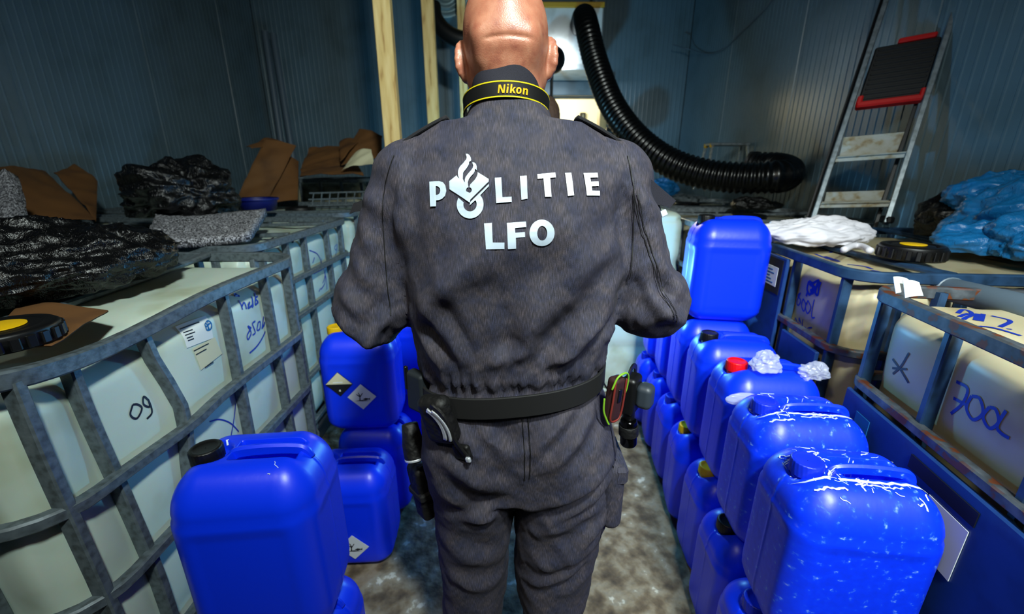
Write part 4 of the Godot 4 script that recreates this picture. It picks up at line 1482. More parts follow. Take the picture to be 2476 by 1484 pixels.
func build_officer() -> void:
	var root := thing("person", "bald man seen from behind in a dark jacket with white back lettering, holding a camera", "person", Vector3(0, 0, -0.87))
	var off := Vector3(0, 0, 0.87)
	var hc := Vector3(-0.012, 1.705, -0.945)
	var hb := Basis(Vector3.FORWARD, deg_to_rad(-2)) * Basis(Vector3.RIGHT, deg_to_rad(-14))
	# skin: one body under the clothes, with finer grids for head and hands
	var g := Geo.new()
	var f := Field.new(Vector3(-0.42, 0.03, -1.34), Vector3(0.42, 1.60, -0.70), 0.014)
	f.loft([[0.84, 0.01, -0.87, 0.165, 0.105], [0.95, 0.0, -0.875, 0.165, 0.100], [1.10, 0.0, -0.88, 0.155, 0.095], [1.30, 0.0, -0.875, 0.175, 0.105], [1.42, 0.0, -0.88, 0.175, 0.095], [1.48, 0.0, -0.885, 0.13, 0.075], [1.53, 0.0, -0.885, 0.06, 0.06]], 2.2, 0.03)
	f.bone(Vector3(0, 1.46, -0.885), Vector3(-0.006, 1.58, -0.9), 0.062, 0.06, 0.03)
	for s in [-1.0, 1.0]:
		f.bone(Vector3(s * 0.06, 1.50, -0.885), Vector3(s * 0.175, 1.45, -0.885), 0.045, 0.05, 0.04)
		f.bone(Vector3(s * 0.195, 1.445, -0.885), Vector3(s * 0.292, 1.20, -0.865), 0.052, 0.042, 0.02)
		f.bone(Vector3(s * 0.292, 1.20, -0.865), Vector3(s * 0.095, 1.225, -1.20), 0.042, 0.029, 0.02)
		f.bone(Vector3(s * 0.095, 0.84, -0.87), Vector3(s * 0.105, 0.48, -0.885), 0.085, 0.058, 0.03)
		f.bone(Vector3(s * 0.105, 0.48, -0.885), Vector3(s * 0.11, 0.09, -0.87), 0.055, 0.038, 0.02)
		f.bone(Vector3(s * 0.11, 0.07, -0.86), Vector3(s * 0.125, 0.055, -1.03), 0.032, 0.028, 0.02)
	f.into(g)
	f = Field.new(Vector3(-0.125, 1.53, -1.10), Vector3(0.105, 1.83, -0.81), 0.0029)
	head_shape(f, hc, hb, Vector3(-0.003, 1.52, -0.885))
	# rolls and a crease at the nape
	f.bone(Vector3(-0.045, 1.660, -0.866), Vector3(0.024, 1.665, -0.866), 0.0150, 0.0150, 0.030)
	f.bone(Vector3(-0.05, 1.692, -0.857), Vector3(0.028, 1.692, -0.857), 0.0140, 0.0140, 0.030)
	f.into(g, func(p: Vector3, n: Vector3) -> Vector3:
		if n.z < 0.2:
			return p
		var x := p.x + 0.006
		var yc := 1.686 - 2.2 * x * x
		var fade := (1.0 - smoothstep(0.030, 0.052, absf(x))) * clampf(n.z * 1.5, 0.0, 1.0)
		return p + n * fade * (-0.0024 * exp(-pow((p.y - yc) / 0.0032, 2.0)) + 0.0009 * exp(-pow((p.y - yc + 0.013) / 0.008, 2.0))))
	for s in [-1.0, 1.0]:
		f = Field.new(Vector3(minf(s * 0.02, s * 0.17), 1.10, -1.36), Vector3(maxf(s * 0.02, s * 0.17), 1.30, -1.13), 0.0042)
		var y := Vector3(-s * 0.25, 0.05, -0.97).normalized()
		var x := Vector3(-s * 0.1, 1.0, 0).cross(y).cross(y) * -1.0
		x = x.normalized()
		hand_bones(f, Vector3(s * 0.098, 1.225, -1.195), Basis(x, y, x.cross(y) * s * -1.0 if s > 0 else x.cross(y)), s, 0.75)
		f.into(g)
	for i in g.v.size():
		g.v[i] += off
	part(g, "body", M.skin, root)
	for s in [-1.0, 1.0]:
		g = Geo.new()
		g.round_box(hc + hb * Vector3(s * 0.031, -0.018, -0.083) + off, Vector3.ONE * 0.0118, 0.0117, Vector3i(2, 2, 2), 4)
		part(g, "eye", M.eye, root)

	build_jacket(root, off)
	build_trousers(root, off)
	build_gear()


func build_jacket(root: Node3D, off: Vector3) -> void:
	var f := Field.new(Vector3(-0.40, 0.975, -1.22), Vector3(0.40, 1.61, -0.67), 0.0066)
	f.loft([[1.005, 0.0, -0.875, 0.188, 0.128], [1.03, 0.0, -0.875, 0.196, 0.136], [1.052, 0.0, -0.875, 0.190, 0.131], [1.075, 0.0, -0.874, 0.202, 0.141], [1.15, 0.0, -0.874, 0.213, 0.141], [1.25, 0.0, -0.872, 0.222, 0.149], [1.36, 0.0, -0.87, 0.228, 0.155], [1.44, 0.0, -0.875, 0.218, 0.136], [1.50, -0.002, -0.882, 0.170, 0.110], [1.545, -0.005, -0.888, 0.106, 0.085], [1.575, -0.006, -0.892, 0.086, 0.080], [1.606, -0.006, -0.893, 0.074, 0.074]], 2.4, 0.02)
	for s in [-1.0, 1.0]:
		f.bone(Vector3(s * 0.07, 1.528, -0.885), Vector3(s * 0.192, 1.452, -0.882), 0.054, 0.068, 0.05)
		f.bone(Vector3(s * 0.205, 1.445, -0.882), Vector3(s * 0.292, 1.205, -0.862), 0.074, 0.068, 0.022)
		f.ball(Vector3(s * 0.298, 1.20, -0.852), Vector3(0.066, 0.075, 0.06), 0.03)
		f.bone(Vector3(s * 0.292, 1.195, -0.865), Vector3(s * 0.10, 1.222, -1.185), 0.068, 0.042, 0.035)
	var lines := []
	for q in [
		[985, 720, 1200, 600, 0.030, 0.008], [1000, 790, 1110, 660, 0.018, 0.008],
		[1030, 740, 1130, 890, 0.016, 0.010], [1090, 700, 1170, 870, 0.018, 0.007], [1180, 740, 1200, 890, 0.014, 0.006], [1000, 800, 1075, 900, 0.012, 0.008],
		[1270, 830, 1460, 610, 0.028, 0.009], [1380, 840, 1530, 650, 0.020, 0.010], [1320, 880, 1490, 760, 0.015, 0.009], [1300, 700, 1260, 890, 0.018, 0.005],
		[1420, 640, 1530, 600, 0.02, 0.006], [1380, 520, 1400, 700, 0.028, 0.006], [1470, 860, 1520, 800, 0.012, 0.007],
		[950, 420, 945, 620, 0.012, 0.006], [1540, 420, 1535, 640, 0.012, -0.006],
		[1180, 880, 1280, 850, 0.012, 0.006], [1320, 890, 1400, 850, 0.010, 0.006],
	]:
		lines.append([bk(q[0], q[1]), bk(q[2], q[3]), q[4], q[5]])
	var arm_lines := []
	for q in [[830, 700, 900, 790, 0.014, 0.008], [815, 760, 920, 830, 0.012, 0.008], [850, 620, 900, 700, 0.016, 0.006], [870, 540, 910, 640, 0.014, 0.006], [880, 820, 940, 770, 0.010, 0.006], [860, 480, 925, 500, 0.016, 0.006],
		[1560, 620, 1650, 700, 0.014, 0.007], [1570, 720, 1650, 780, 0.012, 0.008], [1560, 780, 1640, 700, 0.012, 0.007], [1570, 540, 1610, 640, 0.014, 0.006], [1550, 650, 1600, 760, 0.010, 0.006], [1545, 470, 1600, 530, 0.014, 0.006]]:
		arm_lines.append([bk(q[0], q[1], -0.80), bk(q[2], q[3], -0.80), q[4], q[5]])
	var nz := noise(7.0, 71, false, 3)
	var nr := noise(9.0, 72, true, 2)
	var fold := func(p: Vector3, n: Vector3) -> Vector3:
		var q := Vector2(p.x, p.y)
		var d := 0.0
		if n.z > -0.3:
			d += folded(q, lines) * clampf(n.z + 0.3, 0.0, 1.0)
			if absf(p.x) > 0.2:
				d += folded(q, arm_lines)
		var low := 1.0 - smoothstep(1.08, 1.36, p.y)
		d += (nr.get_noise_3d(p.x * 1.4 + p.y * 0.5, p.y * 0.7, p.z) - 0.3) * 0.004 * (0.2 + low)
		d += nz.get_noise_3d(p.x, p.y, p.z) * 0.0022
		# gathers above the elastic hem
		var gather := 1.0 - smoothstep(1.06, 1.13, p.y)
		var a := atan2(p.x, p.z + 0.87)
		d += gather * 0.0045 * sin(a * 38.0 + 2.0 * sin(a * 9.0)) * smoothstep(0.99, 1.03, p.y)
		# sleeve seams
		d -= 0.003 * exp(-pow((absf(p.x) - 0.222 + 0.05 * smoothstep(1.38, 1.52, p.y)) / 0.004, 2.0)) * smoothstep(1.2, 1.3, p.y) * clampf(n.z, 0.0, 1.0)
		var r := p + n * d
		r.y -= smoothstep(1.55, 1.60, p.y) * 0.035 * pow((p.x + 0.006) / 0.075, 2.0)
		r.y += p.x * 0.075 * (1.0 - smoothstep(1.0, 1.22, p.y))
		return r
	var g := Geo.new()
	f.into(g, fold)
	remember(g, 0.98)
	for i in g.v.size():
		g.v[i] += off
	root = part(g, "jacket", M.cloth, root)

	# stand-up collar
	var nc := Vector3(-0.011, 0, -0.892)
	g = Geo.new()
	var col := func(u: float, v: float) -> Vector3:
		var a := deg_to_rad(lerpf(-125, 125, u))
		var top := 1.640 - 0.062 * pow(absf(a) / 1.57, 2.6) + 0.003 * sin(a * 5.0)
		var inner := v > 0.5
		var k := (1.0 - v) * 2.0 if inner else v * 2.0
		k = clampf(k * 1.08, 0.0, 1.0)
		var y := lerpf(1.53, top, k)
		var r := lerpf(0.080, 0.068, k) - (0.004 if inner else 0.0) + 0.0025 * sin(a * 4.0 + k * 5.0)
		return nc + Vector3(sin(a) * r, y, cos(a) * r * 0.95 + k * -0.006) + off
	g.grid(60, 28, col, true)
	part(g, "collar", M.collar, root)

	# epaulettes, sleeve flaps and elbow patches
	for s in [-1.0, 1.0]:
		g = Geo.new()
		var p := smooth([Vector3(s * 0.120, 1.560, -0.872), Vector3(s * 0.150, 1.546, -0.872), Vector3(s * 0.190, 1.524, -0.873), Vector3(s * 0.225, 1.500, -0.874)], 4)
		for i in p.size():
			p[i] += off
		g.sweep(p, rect(0.050, 0.007, 0.3), Vector3.UP)
		part(g, "epaulette", M.cloth_dark, root)
	g = Geo.new()
	g.prism(PackedVector2Array([Vector2(0.245, 1.452), Vector2(0.262, 1.450), Vector2(0.312, 1.412), Vector2(0.302, 1.398), Vector2(0.285, 1.404), Vector2(0.255, 1.402)]), 0.012, Transform3D(Basis.IDENTITY, Vector3(0, 0, -0.845) + off))
	part(g, "sleeve_flap", M.collar, root)
	g = Geo.new()
	g.box(Vector3(0.293, 1.388, -0.838) + off, Vector3(0.012, 0.012, 0.004), 0.001, Basis(Vector3(0, 0, 1), 0.5))
	part(g, "sleeve_tag", M.retro, root)
	g = Geo.new()
	g.prism(PackedVector2Array([Vector2(-0.288, 1.412), Vector2(-0.306, 1.406), Vector2(-0.316, 1.386), Vector2(-0.306, 1.390), Vector2(-0.290, 1.392)]), 0.012, Transform3D(Basis.IDENTITY, Vector3(0, 0, -0.855) + off))
	part(g, "sleeve_flap", M.cloth_dark, root)
	print_back(root, off)


# keep how far back the cloth stands over a grid of places, for what is laid on it
func remember(g: Geo, y0: float) -> void:
	map_y = y0
	back_map.resize(BACK_N * BACK_N)
	back_map.fill(-9.0)
	for i in g.v.size():
		if g.n[i].z > 0.15:
			var ix := int((g.v[i].x - BACK_X) / BACK_C)
			var iy := int((g.v[i].y - map_y) / BACK_C)
			if ix >= 0 and iy >= 0 and ix < BACK_N and iy < BACK_N:
				back_map[iy * BACK_N + ix] = maxf(back_map[iy * BACK_N + ix], g.v[i].z)


func stitch(called: String, lines: Array, z: float, off: Vector3, root: Node) -> void:
	for q in lines:
		var g := Geo.new()
		g.begin()
		for i in q.size() - 1:
			var a := bk(q[i][0], q[i][1], z)
			var b := bk(q[i + 1][0], q[i + 1][1], z)
			var sd := (b - a).orthogonal().normalized() * 0.0008
			lay(g, a - sd, a + sd, b + sd, off)
			lay(g, a - sd, b + sd, b - sd, off)
		g.finish(false, true)
		part(g, called, M.strap_black, root)


func back_z(x: float, y: float) -> float:
	var fx := (x - BACK_X) / BACK_C - 0.5
	var fy := (y - map_y) / BACK_C - 0.5
	var sum := 0.0
	var w := 0.0
	for j in range(-1, 3):
		for i in range(-1, 3):
			var ix := int(floor(fx)) + i
			var iy := int(floor(fy)) + j
			if ix < 0 or iy < 0 or ix >= BACK_N or iy >= BACK_N:
				continue
			var z := back_map[iy * BACK_N + ix]
			if z < -5.0:
				continue
			var k := maxf(0.0, 1.8 - absf(fx - ix)) * maxf(0.0, 1.8 - absf(fy - iy))
			sum += z * k
			w += k
	return sum / w if w > 0.0 else -0.72


# a print triangle on the back, cut small enough to follow the cloth
func lay(g: Geo, a: Vector2, b: Vector2, c: Vector2, off: Vector3) -> void:
	var ab := a.distance_squared_to(b)
	var bc := b.distance_squared_to(c)
	var ca := c.distance_squared_to(a)
	var m := maxf(ab, maxf(bc, ca))
	if m > 0.000036:
		if m == ab:
			lay(g, a, (a + b) / 2, c, off); lay(g, (a + b) / 2, b, c, off)
		elif m == bc:
			lay(g, a, b, (b + c) / 2, off); lay(g, a, (b + c) / 2, c, off)
		else:
			lay(g, a, b, (c + a) / 2, off); lay(g, (c + a) / 2, b, c, off)
		return
	var k := g.v.size()
	for q in [a, b, c]:
		g.v.append(Vector3(q.x, q.y, back_z(q.x, q.y) + 0.0022) + off)
	if (b - a).cross(c - a) > 0.0:
		g.tri(k, k + 2, k + 1)
	else:
		g.tri(k, k + 1, k + 2)


# a place in the enlarged view of the print
func pr(x: float, y: float) -> Vector2:
	return bk(1000.0 + x / 4.946, 340.0 + y / 4.946, -0.722)


func lay_poly(g: Geo, list: Array, off: Vector3) -> void:
	var p := PackedVector2Array()
	for q in list:
		p.append(pr(q[0], q[1]))
	var t := Geometry2D.triangulate_polygon(p)
	for i in range(0, t.size(), 3):
		lay(g, p[t[i]], p[t[i + 1]], p[t[i + 2]], off)


func lay_strip(g: Geo, outer: Array, inner: Array, off: Vector3) -> void:
	for i in outer.size() - 1:
		var a := pr(outer[i][0], outer[i][1])
		var b := pr(outer[i + 1][0], outer[i + 1][1])
		var c := pr(inner[i + 1][0], inner[i + 1][1])
		var d := pr(inner[i][0], inner[i][1])
		lay(g, a, b, c, off)
		lay(g, a, c, d, off)


func arc(cx: float, cy: float, rx: float, ry: float, a0: float, a1: float, n: int) -> Array:
	var o := []
	for i in n + 1:
		var a := deg_to_rad(lerpf(a0, a1, float(i) / n))
		o.append([cx + cos(a) * rx, cy + sin(a) * ry])
	return o


func print_back(root: Node3D, off: Vector3) -> void:
	var solid := [
		[[[965, 446], [1045, 441], [1060, 683], [1172, 675], [1174, 737], [986, 753]], M.retro],
		[[[1275, 425], [1358, 420], [1368, 700], [1292, 713]], M.retro],
		[[[1492, 402], [1716, 382], [1720, 440], [1648, 447], [1660, 676], [1580, 678], [1566, 453], [1494, 459]], M.retro_lit],
		[[[1842, 388], [1922, 386], [1944, 662], [1864, 668]], M.retro_lit],
		[[[2087, 390], [2280, 388], [2280, 445], [2170, 448], [2174, 498], [2280, 495], [2280, 555], [2182, 555], [2186, 610], [2293, 615], [2293, 675], [2112, 668]], M.retro_lit],
		[[[843, 988], [937, 980], [950, 1205], [1088, 1206], [1088, 1280], [872, 1282]], M.retro],
		[[[1116, 982], [1345, 968], [1348, 1030], [1212, 1042], [1216, 1095], [1330, 1087], [1332, 1145], [1222, 1152], [1226, 1280], [1130, 1282]], M.retro],
	]
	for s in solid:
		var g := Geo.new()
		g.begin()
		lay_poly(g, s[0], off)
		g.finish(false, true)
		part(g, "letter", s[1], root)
	# P
	var g := Geo.new()
	g.begin()
	lay_poly(g, [[133, 498], [218, 491], [222, 560], [228, 662], [232, 728], [236, 800], [158, 806]], off)
	lay_strip(g, [[218, 491], [265, 490], [315, 505], [348, 545], [362, 610], [348, 670], [310, 708], [268, 724], [231, 728]], [[221, 553], [240, 553], [262, 562], [278, 580], [284, 610], [276, 640], [258, 655], [242, 661], [227, 663]], off)
	g.finish(false, true)
	part(g, "letter", M.retro, root)
	# O
	g = Geo.new()
	g.begin()
	lay_strip(g, arc(1535, 1102, 150, 157, 0, 360, 40), arc(1537, 1104, 60, 87, 0, 360, 40), off)
	g.finish(false, true)
	part(g, "letter", M.retro, root)
	# stitched seams of sleeves and armholes
	stitch("seam", [[[1547, 470], [1562, 550], [1586, 630], [1616, 730], [1640, 800]], [[1556, 470], [1571, 550], [1595, 630], [1625, 730], [1648, 795]], [[932, 372], [912, 450], [908, 560], [918, 690], [930, 780]], [[1538, 372], [1548, 450], [1548, 580], [1536, 690]]], -0.76, off, root)
	# the torch and book emblem
	g = Geo.new()
	g.begin()
	var hole := arc(648, 598, 36, 36, 260, -80, 16)
	hole[0] = [641, 562]
	hole[-1] = [655, 562]
	var poly := [[395, 490], [485, 417], [500, 440], [525, 460], [506, 425], [500, 390], [500, 360], [508, 330], [524, 300], [560, 262], [585, 236], [597, 212], [599, 185], [585, 143], [612, 146], [636, 164], [652, 190], [660, 222], [656, 238], [632, 226], [637, 245], [634, 275], [618, 310], [586, 350], [565, 385], [558, 420], [566, 460], [582, 488], [597, 508], [592, 470], [600, 438], [630, 395], [665, 355], [684, 325], [690, 295], [675, 252], [700, 256], [722, 275], [735, 305], [737, 350], [712, 335], [714, 360], [700, 392], [668, 428], [642, 465], [632, 500], [635, 535]] + hole + [[662, 530], [690, 500], [720, 468], [740, 435], [750, 405], [750, 378], [822, 420], [890, 462], [890, 492], [668, 712], [663, 748], [402, 588]]
	lay_poly(g, poly, off)
	lay_poly(g, [[668, 742], [893, 522], [895, 548], [792, 656], [732, 716], [663, 780]], off)
	lay_strip(g, arc(665, 770, 166, 166, -43, 208, 34), arc(665, 770, 83, 83, -40, 196, 34), off)
	g.finish(false, true)
	part(g, "emblem", M.retro, root)


func build_trousers(root: Node3D, off: Vector3) -> void:
	var f := Field.new(Vector3(-0.30, 0.06, -1.08), Vector3(0.32, 1.075, -0.66), 0.0085)
	f.loft([[0.76, 0.012, -0.87, 0.20, 0.125], [0.88, 0.014, -0.87, 0.222, 0.138], [0.97, 0.008, -0.872, 0.208, 0.134], [1.06, 0.0, -0.875, 0.184, 0.126]], 2.3, 0.02)
	f.loft([[0.09, -0.115, -0.868, 0.078, 0.092], [0.28, -0.108, -0.875, 0.080, 0.095], [0.45, -0.100, -0.878, 0.088, 0.100], [0.70, -0.096, -0.872, 0.099, 0.118], [0.86, -0.092, -0.868, 0.118, 0.130]], 2.2, 0.012)
	f.loft([[0.09, 0.118, -0.868, 0.078, 0.092], [0.28, 0.112, -0.875, 0.082, 0.096], [0.45, 0.110, -0.880, 0.102, 0.104], [0.70, 0.124, -0.872, 0.117, 0.120], [0.86, 0.108, -0.868, 0.135, 0.132]], 2.2, 0.012)
	f.ball(Vector3(-0.090, 0.885, -0.800), Vector3(0.100, 0.105, 0.078), 0.04)
	f.ball(Vector3(0.105, 0.885, -0.800), Vector3(0.108, 0.105, 0.080), 0.04)
	var lines := []
	for q in [
		[1100, 1020, 1180, 1120, 0.014, 0.007], [1080, 1090, 1200, 1190, 0.016, 0.007], [1060, 1180, 1210, 1280, 0.018, 0.007], [1130, 1000, 1230, 1100, 0.012, 0.006],
		[1440, 1010, 1330, 1110, 0.012, 0.008], [1380, 1000, 1290, 1080, 0.010, 0.007], [1490, 1120, 1300, 1230, 0.014, 0.008], [1500, 1170, 1330, 1270, 0.012, 0.009], [1450, 1240, 1300, 1310, 0.014, 0.007], [1480, 1330, 1300, 1400, 0.016, 0.008], [1500, 1260, 1380, 1350, 0.014, 0.007], [1420, 1390, 1290, 1450, 0.012, 0.008],
		[1080, 1340, 1200, 1390, 0.016, 0.005], [1070, 1420, 1200, 1460, 0.016, 0.005], [1100, 1260, 1220, 1240, 0.014, 0.006]]:
		lines.append([bk(q[0], q[1], -0.745), bk(q[2], q[3], -0.745), q[4], q[5]])
	var nz := noise(8.0, 81, false, 3)
	var nr := noise(7.0, 82, true, 2)
	var fold := func(p: Vector3, n: Vector3) -> Vector3:
		var d := nz.get_noise_3d(p.x, p.y, p.z) * 0.004 + (nr.get_noise_3d(p.x + p.y * 0.6, p.y, p.z) - 0.3) * 0.005
		if n.z > -0.2:
			d += folded(Vector2(p.x, p.y), lines) * clampf(n.z + 0.4, 0.0, 1.0)
		if n.z > 0.3 and p.y > 0.84:
			d += 0.003 * exp(-pow((p.x - 0.022) / 0.006, 2.0)) - 0.003 * exp(-pow((p.x - 0.034) / 0.003, 2.0))
		return p + n * d
	var g := Geo.new()
	f.into(g, fold)
	remember(g, 0.36)
	for i in g.v.size():
		g.v[i] += off
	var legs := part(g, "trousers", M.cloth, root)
	stitch("seam", [[[1262, 1005], [1268, 1080], [1268, 1150]], [[1276, 1000], [1282, 1080], [1280, 1145]], [[1490, 1010], [1496, 1150], [1482, 1290], [1440, 1380]]], -0.745, off, legs)
	g = Geo.new()
	g.round_box(Vector3(0.232, 0.755, -0.850) + off, Vector3(0.024, 0.090, 0.070), 0.022, Vector3i(4, 8, 6), 3)
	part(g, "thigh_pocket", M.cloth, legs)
	g = Geo.new()
	g.box(Vector3(0.243, 0.818, -0.850) + off, Vector3(0.032, 0.045, 0.142), 0.010)
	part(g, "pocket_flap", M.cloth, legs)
	for s in [-1.0, 1.0]:
		f = Field.new(Vector3(s * 0.115 - 0.08, -0.01, -1.10), Vector3(s * 0.115 + 0.08, 0.20, -0.76), 0.009)
		f.bone(Vector3(s * 0.115, 0.19, -0.862), Vector3(s * 0.115, 0.06, -0.855), 0.058, 0.05, 0.02)
		f.bone(Vector3(s * 0.117, 0.05, -0.845), Vector3(s * 0.130, 0.04, -1.025), 0.046, 0.044, 0.03)
		g = Geo.new()
		f.into(g, func(p: Vector3, _n: Vector3) -> Vector3: return Vector3(p.x, maxf(p.y, 0.012), p.z))
		for i in g.v.size():
			g.v[i] += off
		var boot := part(g, "boot", M.leather, root)
		g = Geo.new()
		var sole := []
		for k in 24:
			var a := TAU * k / 24
			sole.append(Vector2(cos(a) * 0.046 + 0.010 * maxf(0, sin(a)) * s, sin(a) * 0.135))
		g.prism(PackedVector2Array(sole), 0.02, Transform3D(Basis(Vector3.RIGHT, -PI / 2), Vector3(s * 0.118, 0, -0.94) + off))
		part(g, "boot_sole", M.black_plastic, boot)


# a loop round the waist: [half width, half depth, height] tilted a little
func waist(a: float, rx: float, rz: float, y: float) -> Vector3:
	var e := 2.4
	var c := cos(a)
	var s := sin(a)
	var r := 1.0 / pow(pow(absf(s), e) + pow(absf(c), e), 1.0 / e)
	return Vector3(s * r * rx, y + s * r * rx * 0.10, -0.875 + c * r * rz)


func build_gear() -> void:
	# belt
	var o := thing("belt", "broad black webbing belt round the man's waist", "belt")
	var g := Geo.new()
	var p := PackedVector3Array()
	for k in 72:
		p.append(waist(TAU * k / 72, 0.203, 0.150, 1.030))
	g.sweep(p, rect(0.006, 0.046, 0.25), Vector3.UP, true)
	part(g, "webbing", M.webbing, o)
	g = Geo.new()
	g.box(waist(PI, 0.206, 0.153, 1.03), Vector3(0.07, 0.05, 0.016), 0.005)
	part(g, "buckle", M.black_plastic, o)
	# camera and its strap
	var nc := Vector3(-0.011, 0, -0.892)
	var st := thing("camera_strap", "black camera strap with yellow edges and lettering round the man's collar", "strap")
	p = PackedVector3Array()
	p.append_array(smooth([Vector3(-0.075, 1.27, -1.19), Vector3(-0.10, 1.38, -1.10), Vector3(-0.105, 1.48, -1.02), Vector3(-0.092, 1.545, -0.95)], 5))
	for k in 31:
		var a := deg_to_rad(lerpf(-105, 105, k / 30.0))
		p.append(nc + Vector3(sin(a) * 0.0805, 1.600 - 0.024 * pow(absf(a) / 1.57, 2.0), cos(a) * 0.0815))
	p.append_array(smooth([Vector3(0.086, 1.545, -0.95), Vector3(0.095, 1.48, -1.02), Vector3(0.092, 1.38, -1.10), Vector3(0.070, 1.27, -1.19)], 5))
	g = Geo.new()
	g.sweep(p, rect(0.003, 0.026, 0.2), Vector3.UP)
	part(g, "strap_band", M.strap_black, st)
	for s in [-1.0, 1.0]:
		g = Geo.new()
		var q := PackedVector3Array()
		for k in 43:
			var a := deg_to_rad(lerpf(-108, 108, k / 42.0))
			q.append(nc + Vector3(sin(a) * 0.0818, 1.600 + s * 0.0118 - 0.024 * pow(absf(a) / 1.57, 2.0), cos(a) * 0.0828))
		g.sweep(q, rect(0.0014, 0.0022, 0.2), Vector3.UP)
		part(g, "strap_edging", M.strap_yellow, st)
	var tm := TextMesh.new()
	var font := SystemFont.new()
	font.font_names = PackedStringArray(["Droid Sans"])
	font.font_weight = 800
	tm.font = font
	tm.font_size = 64
	tm.text = "Nikon"
	tm.pixel_size = 0.0172 / 64.0
	tm.depth = 0.0008
	tm.curve_step = 1.0
	var arr := tm.get_mesh_arrays()
	g = Geo.new()
	g.begin()
	var vs: PackedVector3Array = arr[Mesh.ARRAY_VERTEX]
	for v in vs:
		var a := (v.x + v.y * 0.12 + 0.012) * 1.08 / 0.0805
		g.v.append(nc + Vector3(sin(a) * (0.0830 + v.z), 1.5995 + v.y * 1.05 - 0.024 * pow(absf(a) / 1.57, 2.0), cos(a) * (0.0840 + v.z)))
	var ix: PackedInt32Array = arr[Mesh.ARRAY_INDEX]
	if ix.size() == 0:
		for i in vs.size():
			g.t.append(i)
	else:
		g.t.append_array(ix)
	g.finish(false)
	part(g, "strap_lettering", M.letter_yellow, st)
	o = thing("camera", "black camera held before the man's chest, hidden by his back", "camera", Vector3(0, 1.225, -1.30))
	g = Geo.new()
	g.round_box(Vector3.ZERO, Vector3(0.07, 0.05, 0.03), 0.014, Vector3i(4, 4, 3), 3)
	g.round_box(Vector3(0, 0.055, 0), Vector3(0.03, 0.022, 0.025), 0.012, Vector3i(3, 3, 3), 3)
	part(g, "body", M.black_plastic, o)
	g = Geo.new()
	g.lathe(PackedVector2Array([Vector2(0.001, 0.02), Vector2(0.036, 0.02), Vector2(0.036, 0.07), Vector2(0.04, 0.075), Vector2(0.04, 0.11), Vector2(0.034, 0.11), Vector2(0.03, 0.1), Vector2(0.001, 0.1)]), 24, Transform3D(Basis(Vector3.RIGHT, -PI / 2), Vector3(0, 0, 0)))
	part(g, "lens", M.gloss_black, o)

	# left hip
	var c := at(1062, 1012, 0.845)
	o = thing("handcuff_case", "black leather case with bright steel handcuffs on the left of the belt", "case", c)
	var b := Basis(Vector3(0, 0, 1), deg_to_rad(14)) * Basis(Vector3.UP, deg_to_rad(-28))
	o.basis = b
	g = Geo.new()
	g.round_box(Vector3.ZERO, Vector3(0.036, 0.052, 0.020), 0.018, Vector3i(5, 7, 3), 4)
	part(g, "pouch", M.leather, o)
	g = Geo.new()
	var lp := smooth([Vector3(0.012, 0.045, 0.020), Vector3(0.030, 0.030, 0.021), Vector3(0.039, 0.0, 0.020), Vector3(0.038, -0.030, 0.018), Vector3(0.045, -0.065, 0.012), Vector3(0.050, -0.080, 0.006)], 5)
	g.sweep(lp, rect(0.012, 0.006, 0.3), Vector3(0, 0, 1))
	part(g, "flap_strap", M.leather, o)
	for k in 2:
		g = Geo.new()
		var r := 0.052 - 0.016 * k * 0.0
		p = PackedVector3Array()
		for i in 12:
			var a := deg_to_rad(lerpf(62, -22, i / 11.0))
			p.append(Vector3(-0.024 + 0.014 * k + cos(a) * r * 0.9, -0.012 + sin(a) * r, 0.020 + 0.002 * k))
		g.sweep(p, rect(0.0095 - 0.003 * k, 0.006, 0.25), Vector3(0, 0, 1))
		part(g, "cuff", M.chrome, o)
	g = Geo.new()
	g.round_box(Vector3(0.036, -0.072, 0.004), Vector3(0.02, 0.018, 0.006), 0.006, Vector3i(3, 3, 2), 2)
	part(g, "flap_end", M.leather, o)
	g = Geo.new()
	g.round_box(Vector3(0.052, -0.082, 0.012), Vector3(0.006, 0.006, 0.004), 0.0038, Vector3i(2, 2, 2), 3)
	part(g, "snap", M.chrome, o)

	c = at(1012, 945, 0.92)
	o = thing("belt_pouch", "flat green-grey pouch at the far left of the belt", "pouch", c)
	o.rotation.y = deg_to_rad(-38)
	g = Geo.new()
	g.round_box(Vector3.ZERO, Vector3(0.026, 0.046, 0.014), 0.008, Vector3i(4, 6, 2), 3)
	part(g, "pocket", M.green_grey, o)
	g = Geo.new()
	g.box(Vector3(-0.022, 0.03, 0.012), Vector3(0.008, 0.055, 0.008), 0.002)
	part(g, "clip", M.black_plastic, o)

	c = at(1004, 1102, 0.98)
	o = thing("torch", "black torch with a mirror-like head hanging in a holder at the man's left hip", "torch", c)
	o.rotation = Vector3(deg_to_rad(-18), 0, deg_to_rad(10))
	g = Geo.new()
	g.lathe(PackedVector2Array([Vector2(0.001, -0.014), Vector2(0.012, -0.0135), Vector2(0.020, -0.008), Vector2(0.023, 0.0), Vector2(0.020, 0.008), Vector2(0.001, 0.008)]), 24)
	part(g, "head", M.gloss_black, o)
	g = Geo.new()
	g.lathe(PackedVector2Array([Vector2(0.0235, -0.003), Vector2(0.0245, 0.002), Vector2(0.0245, 0.030), Vector2(0.021, 0.050), Vector2(0.018, 0.075), Vector2(0.001, 0.078)]), 24)
	part(g, "holder", M.leather, o)
	g = Geo.new()
	g.lathe(PackedVector2Array([Vector2(0.0232, -0.008), Vector2(0.0248, -0.007), Vector2(0.0248, -0.003), Vector2(0.0232, -0.002)]), 24)
	part(g, "ring", M.chrome, o)
	c = at(1022, 1185, 1.05)
	o = thing("holster", "black holster strapped along the man's left thigh", "holster", c)
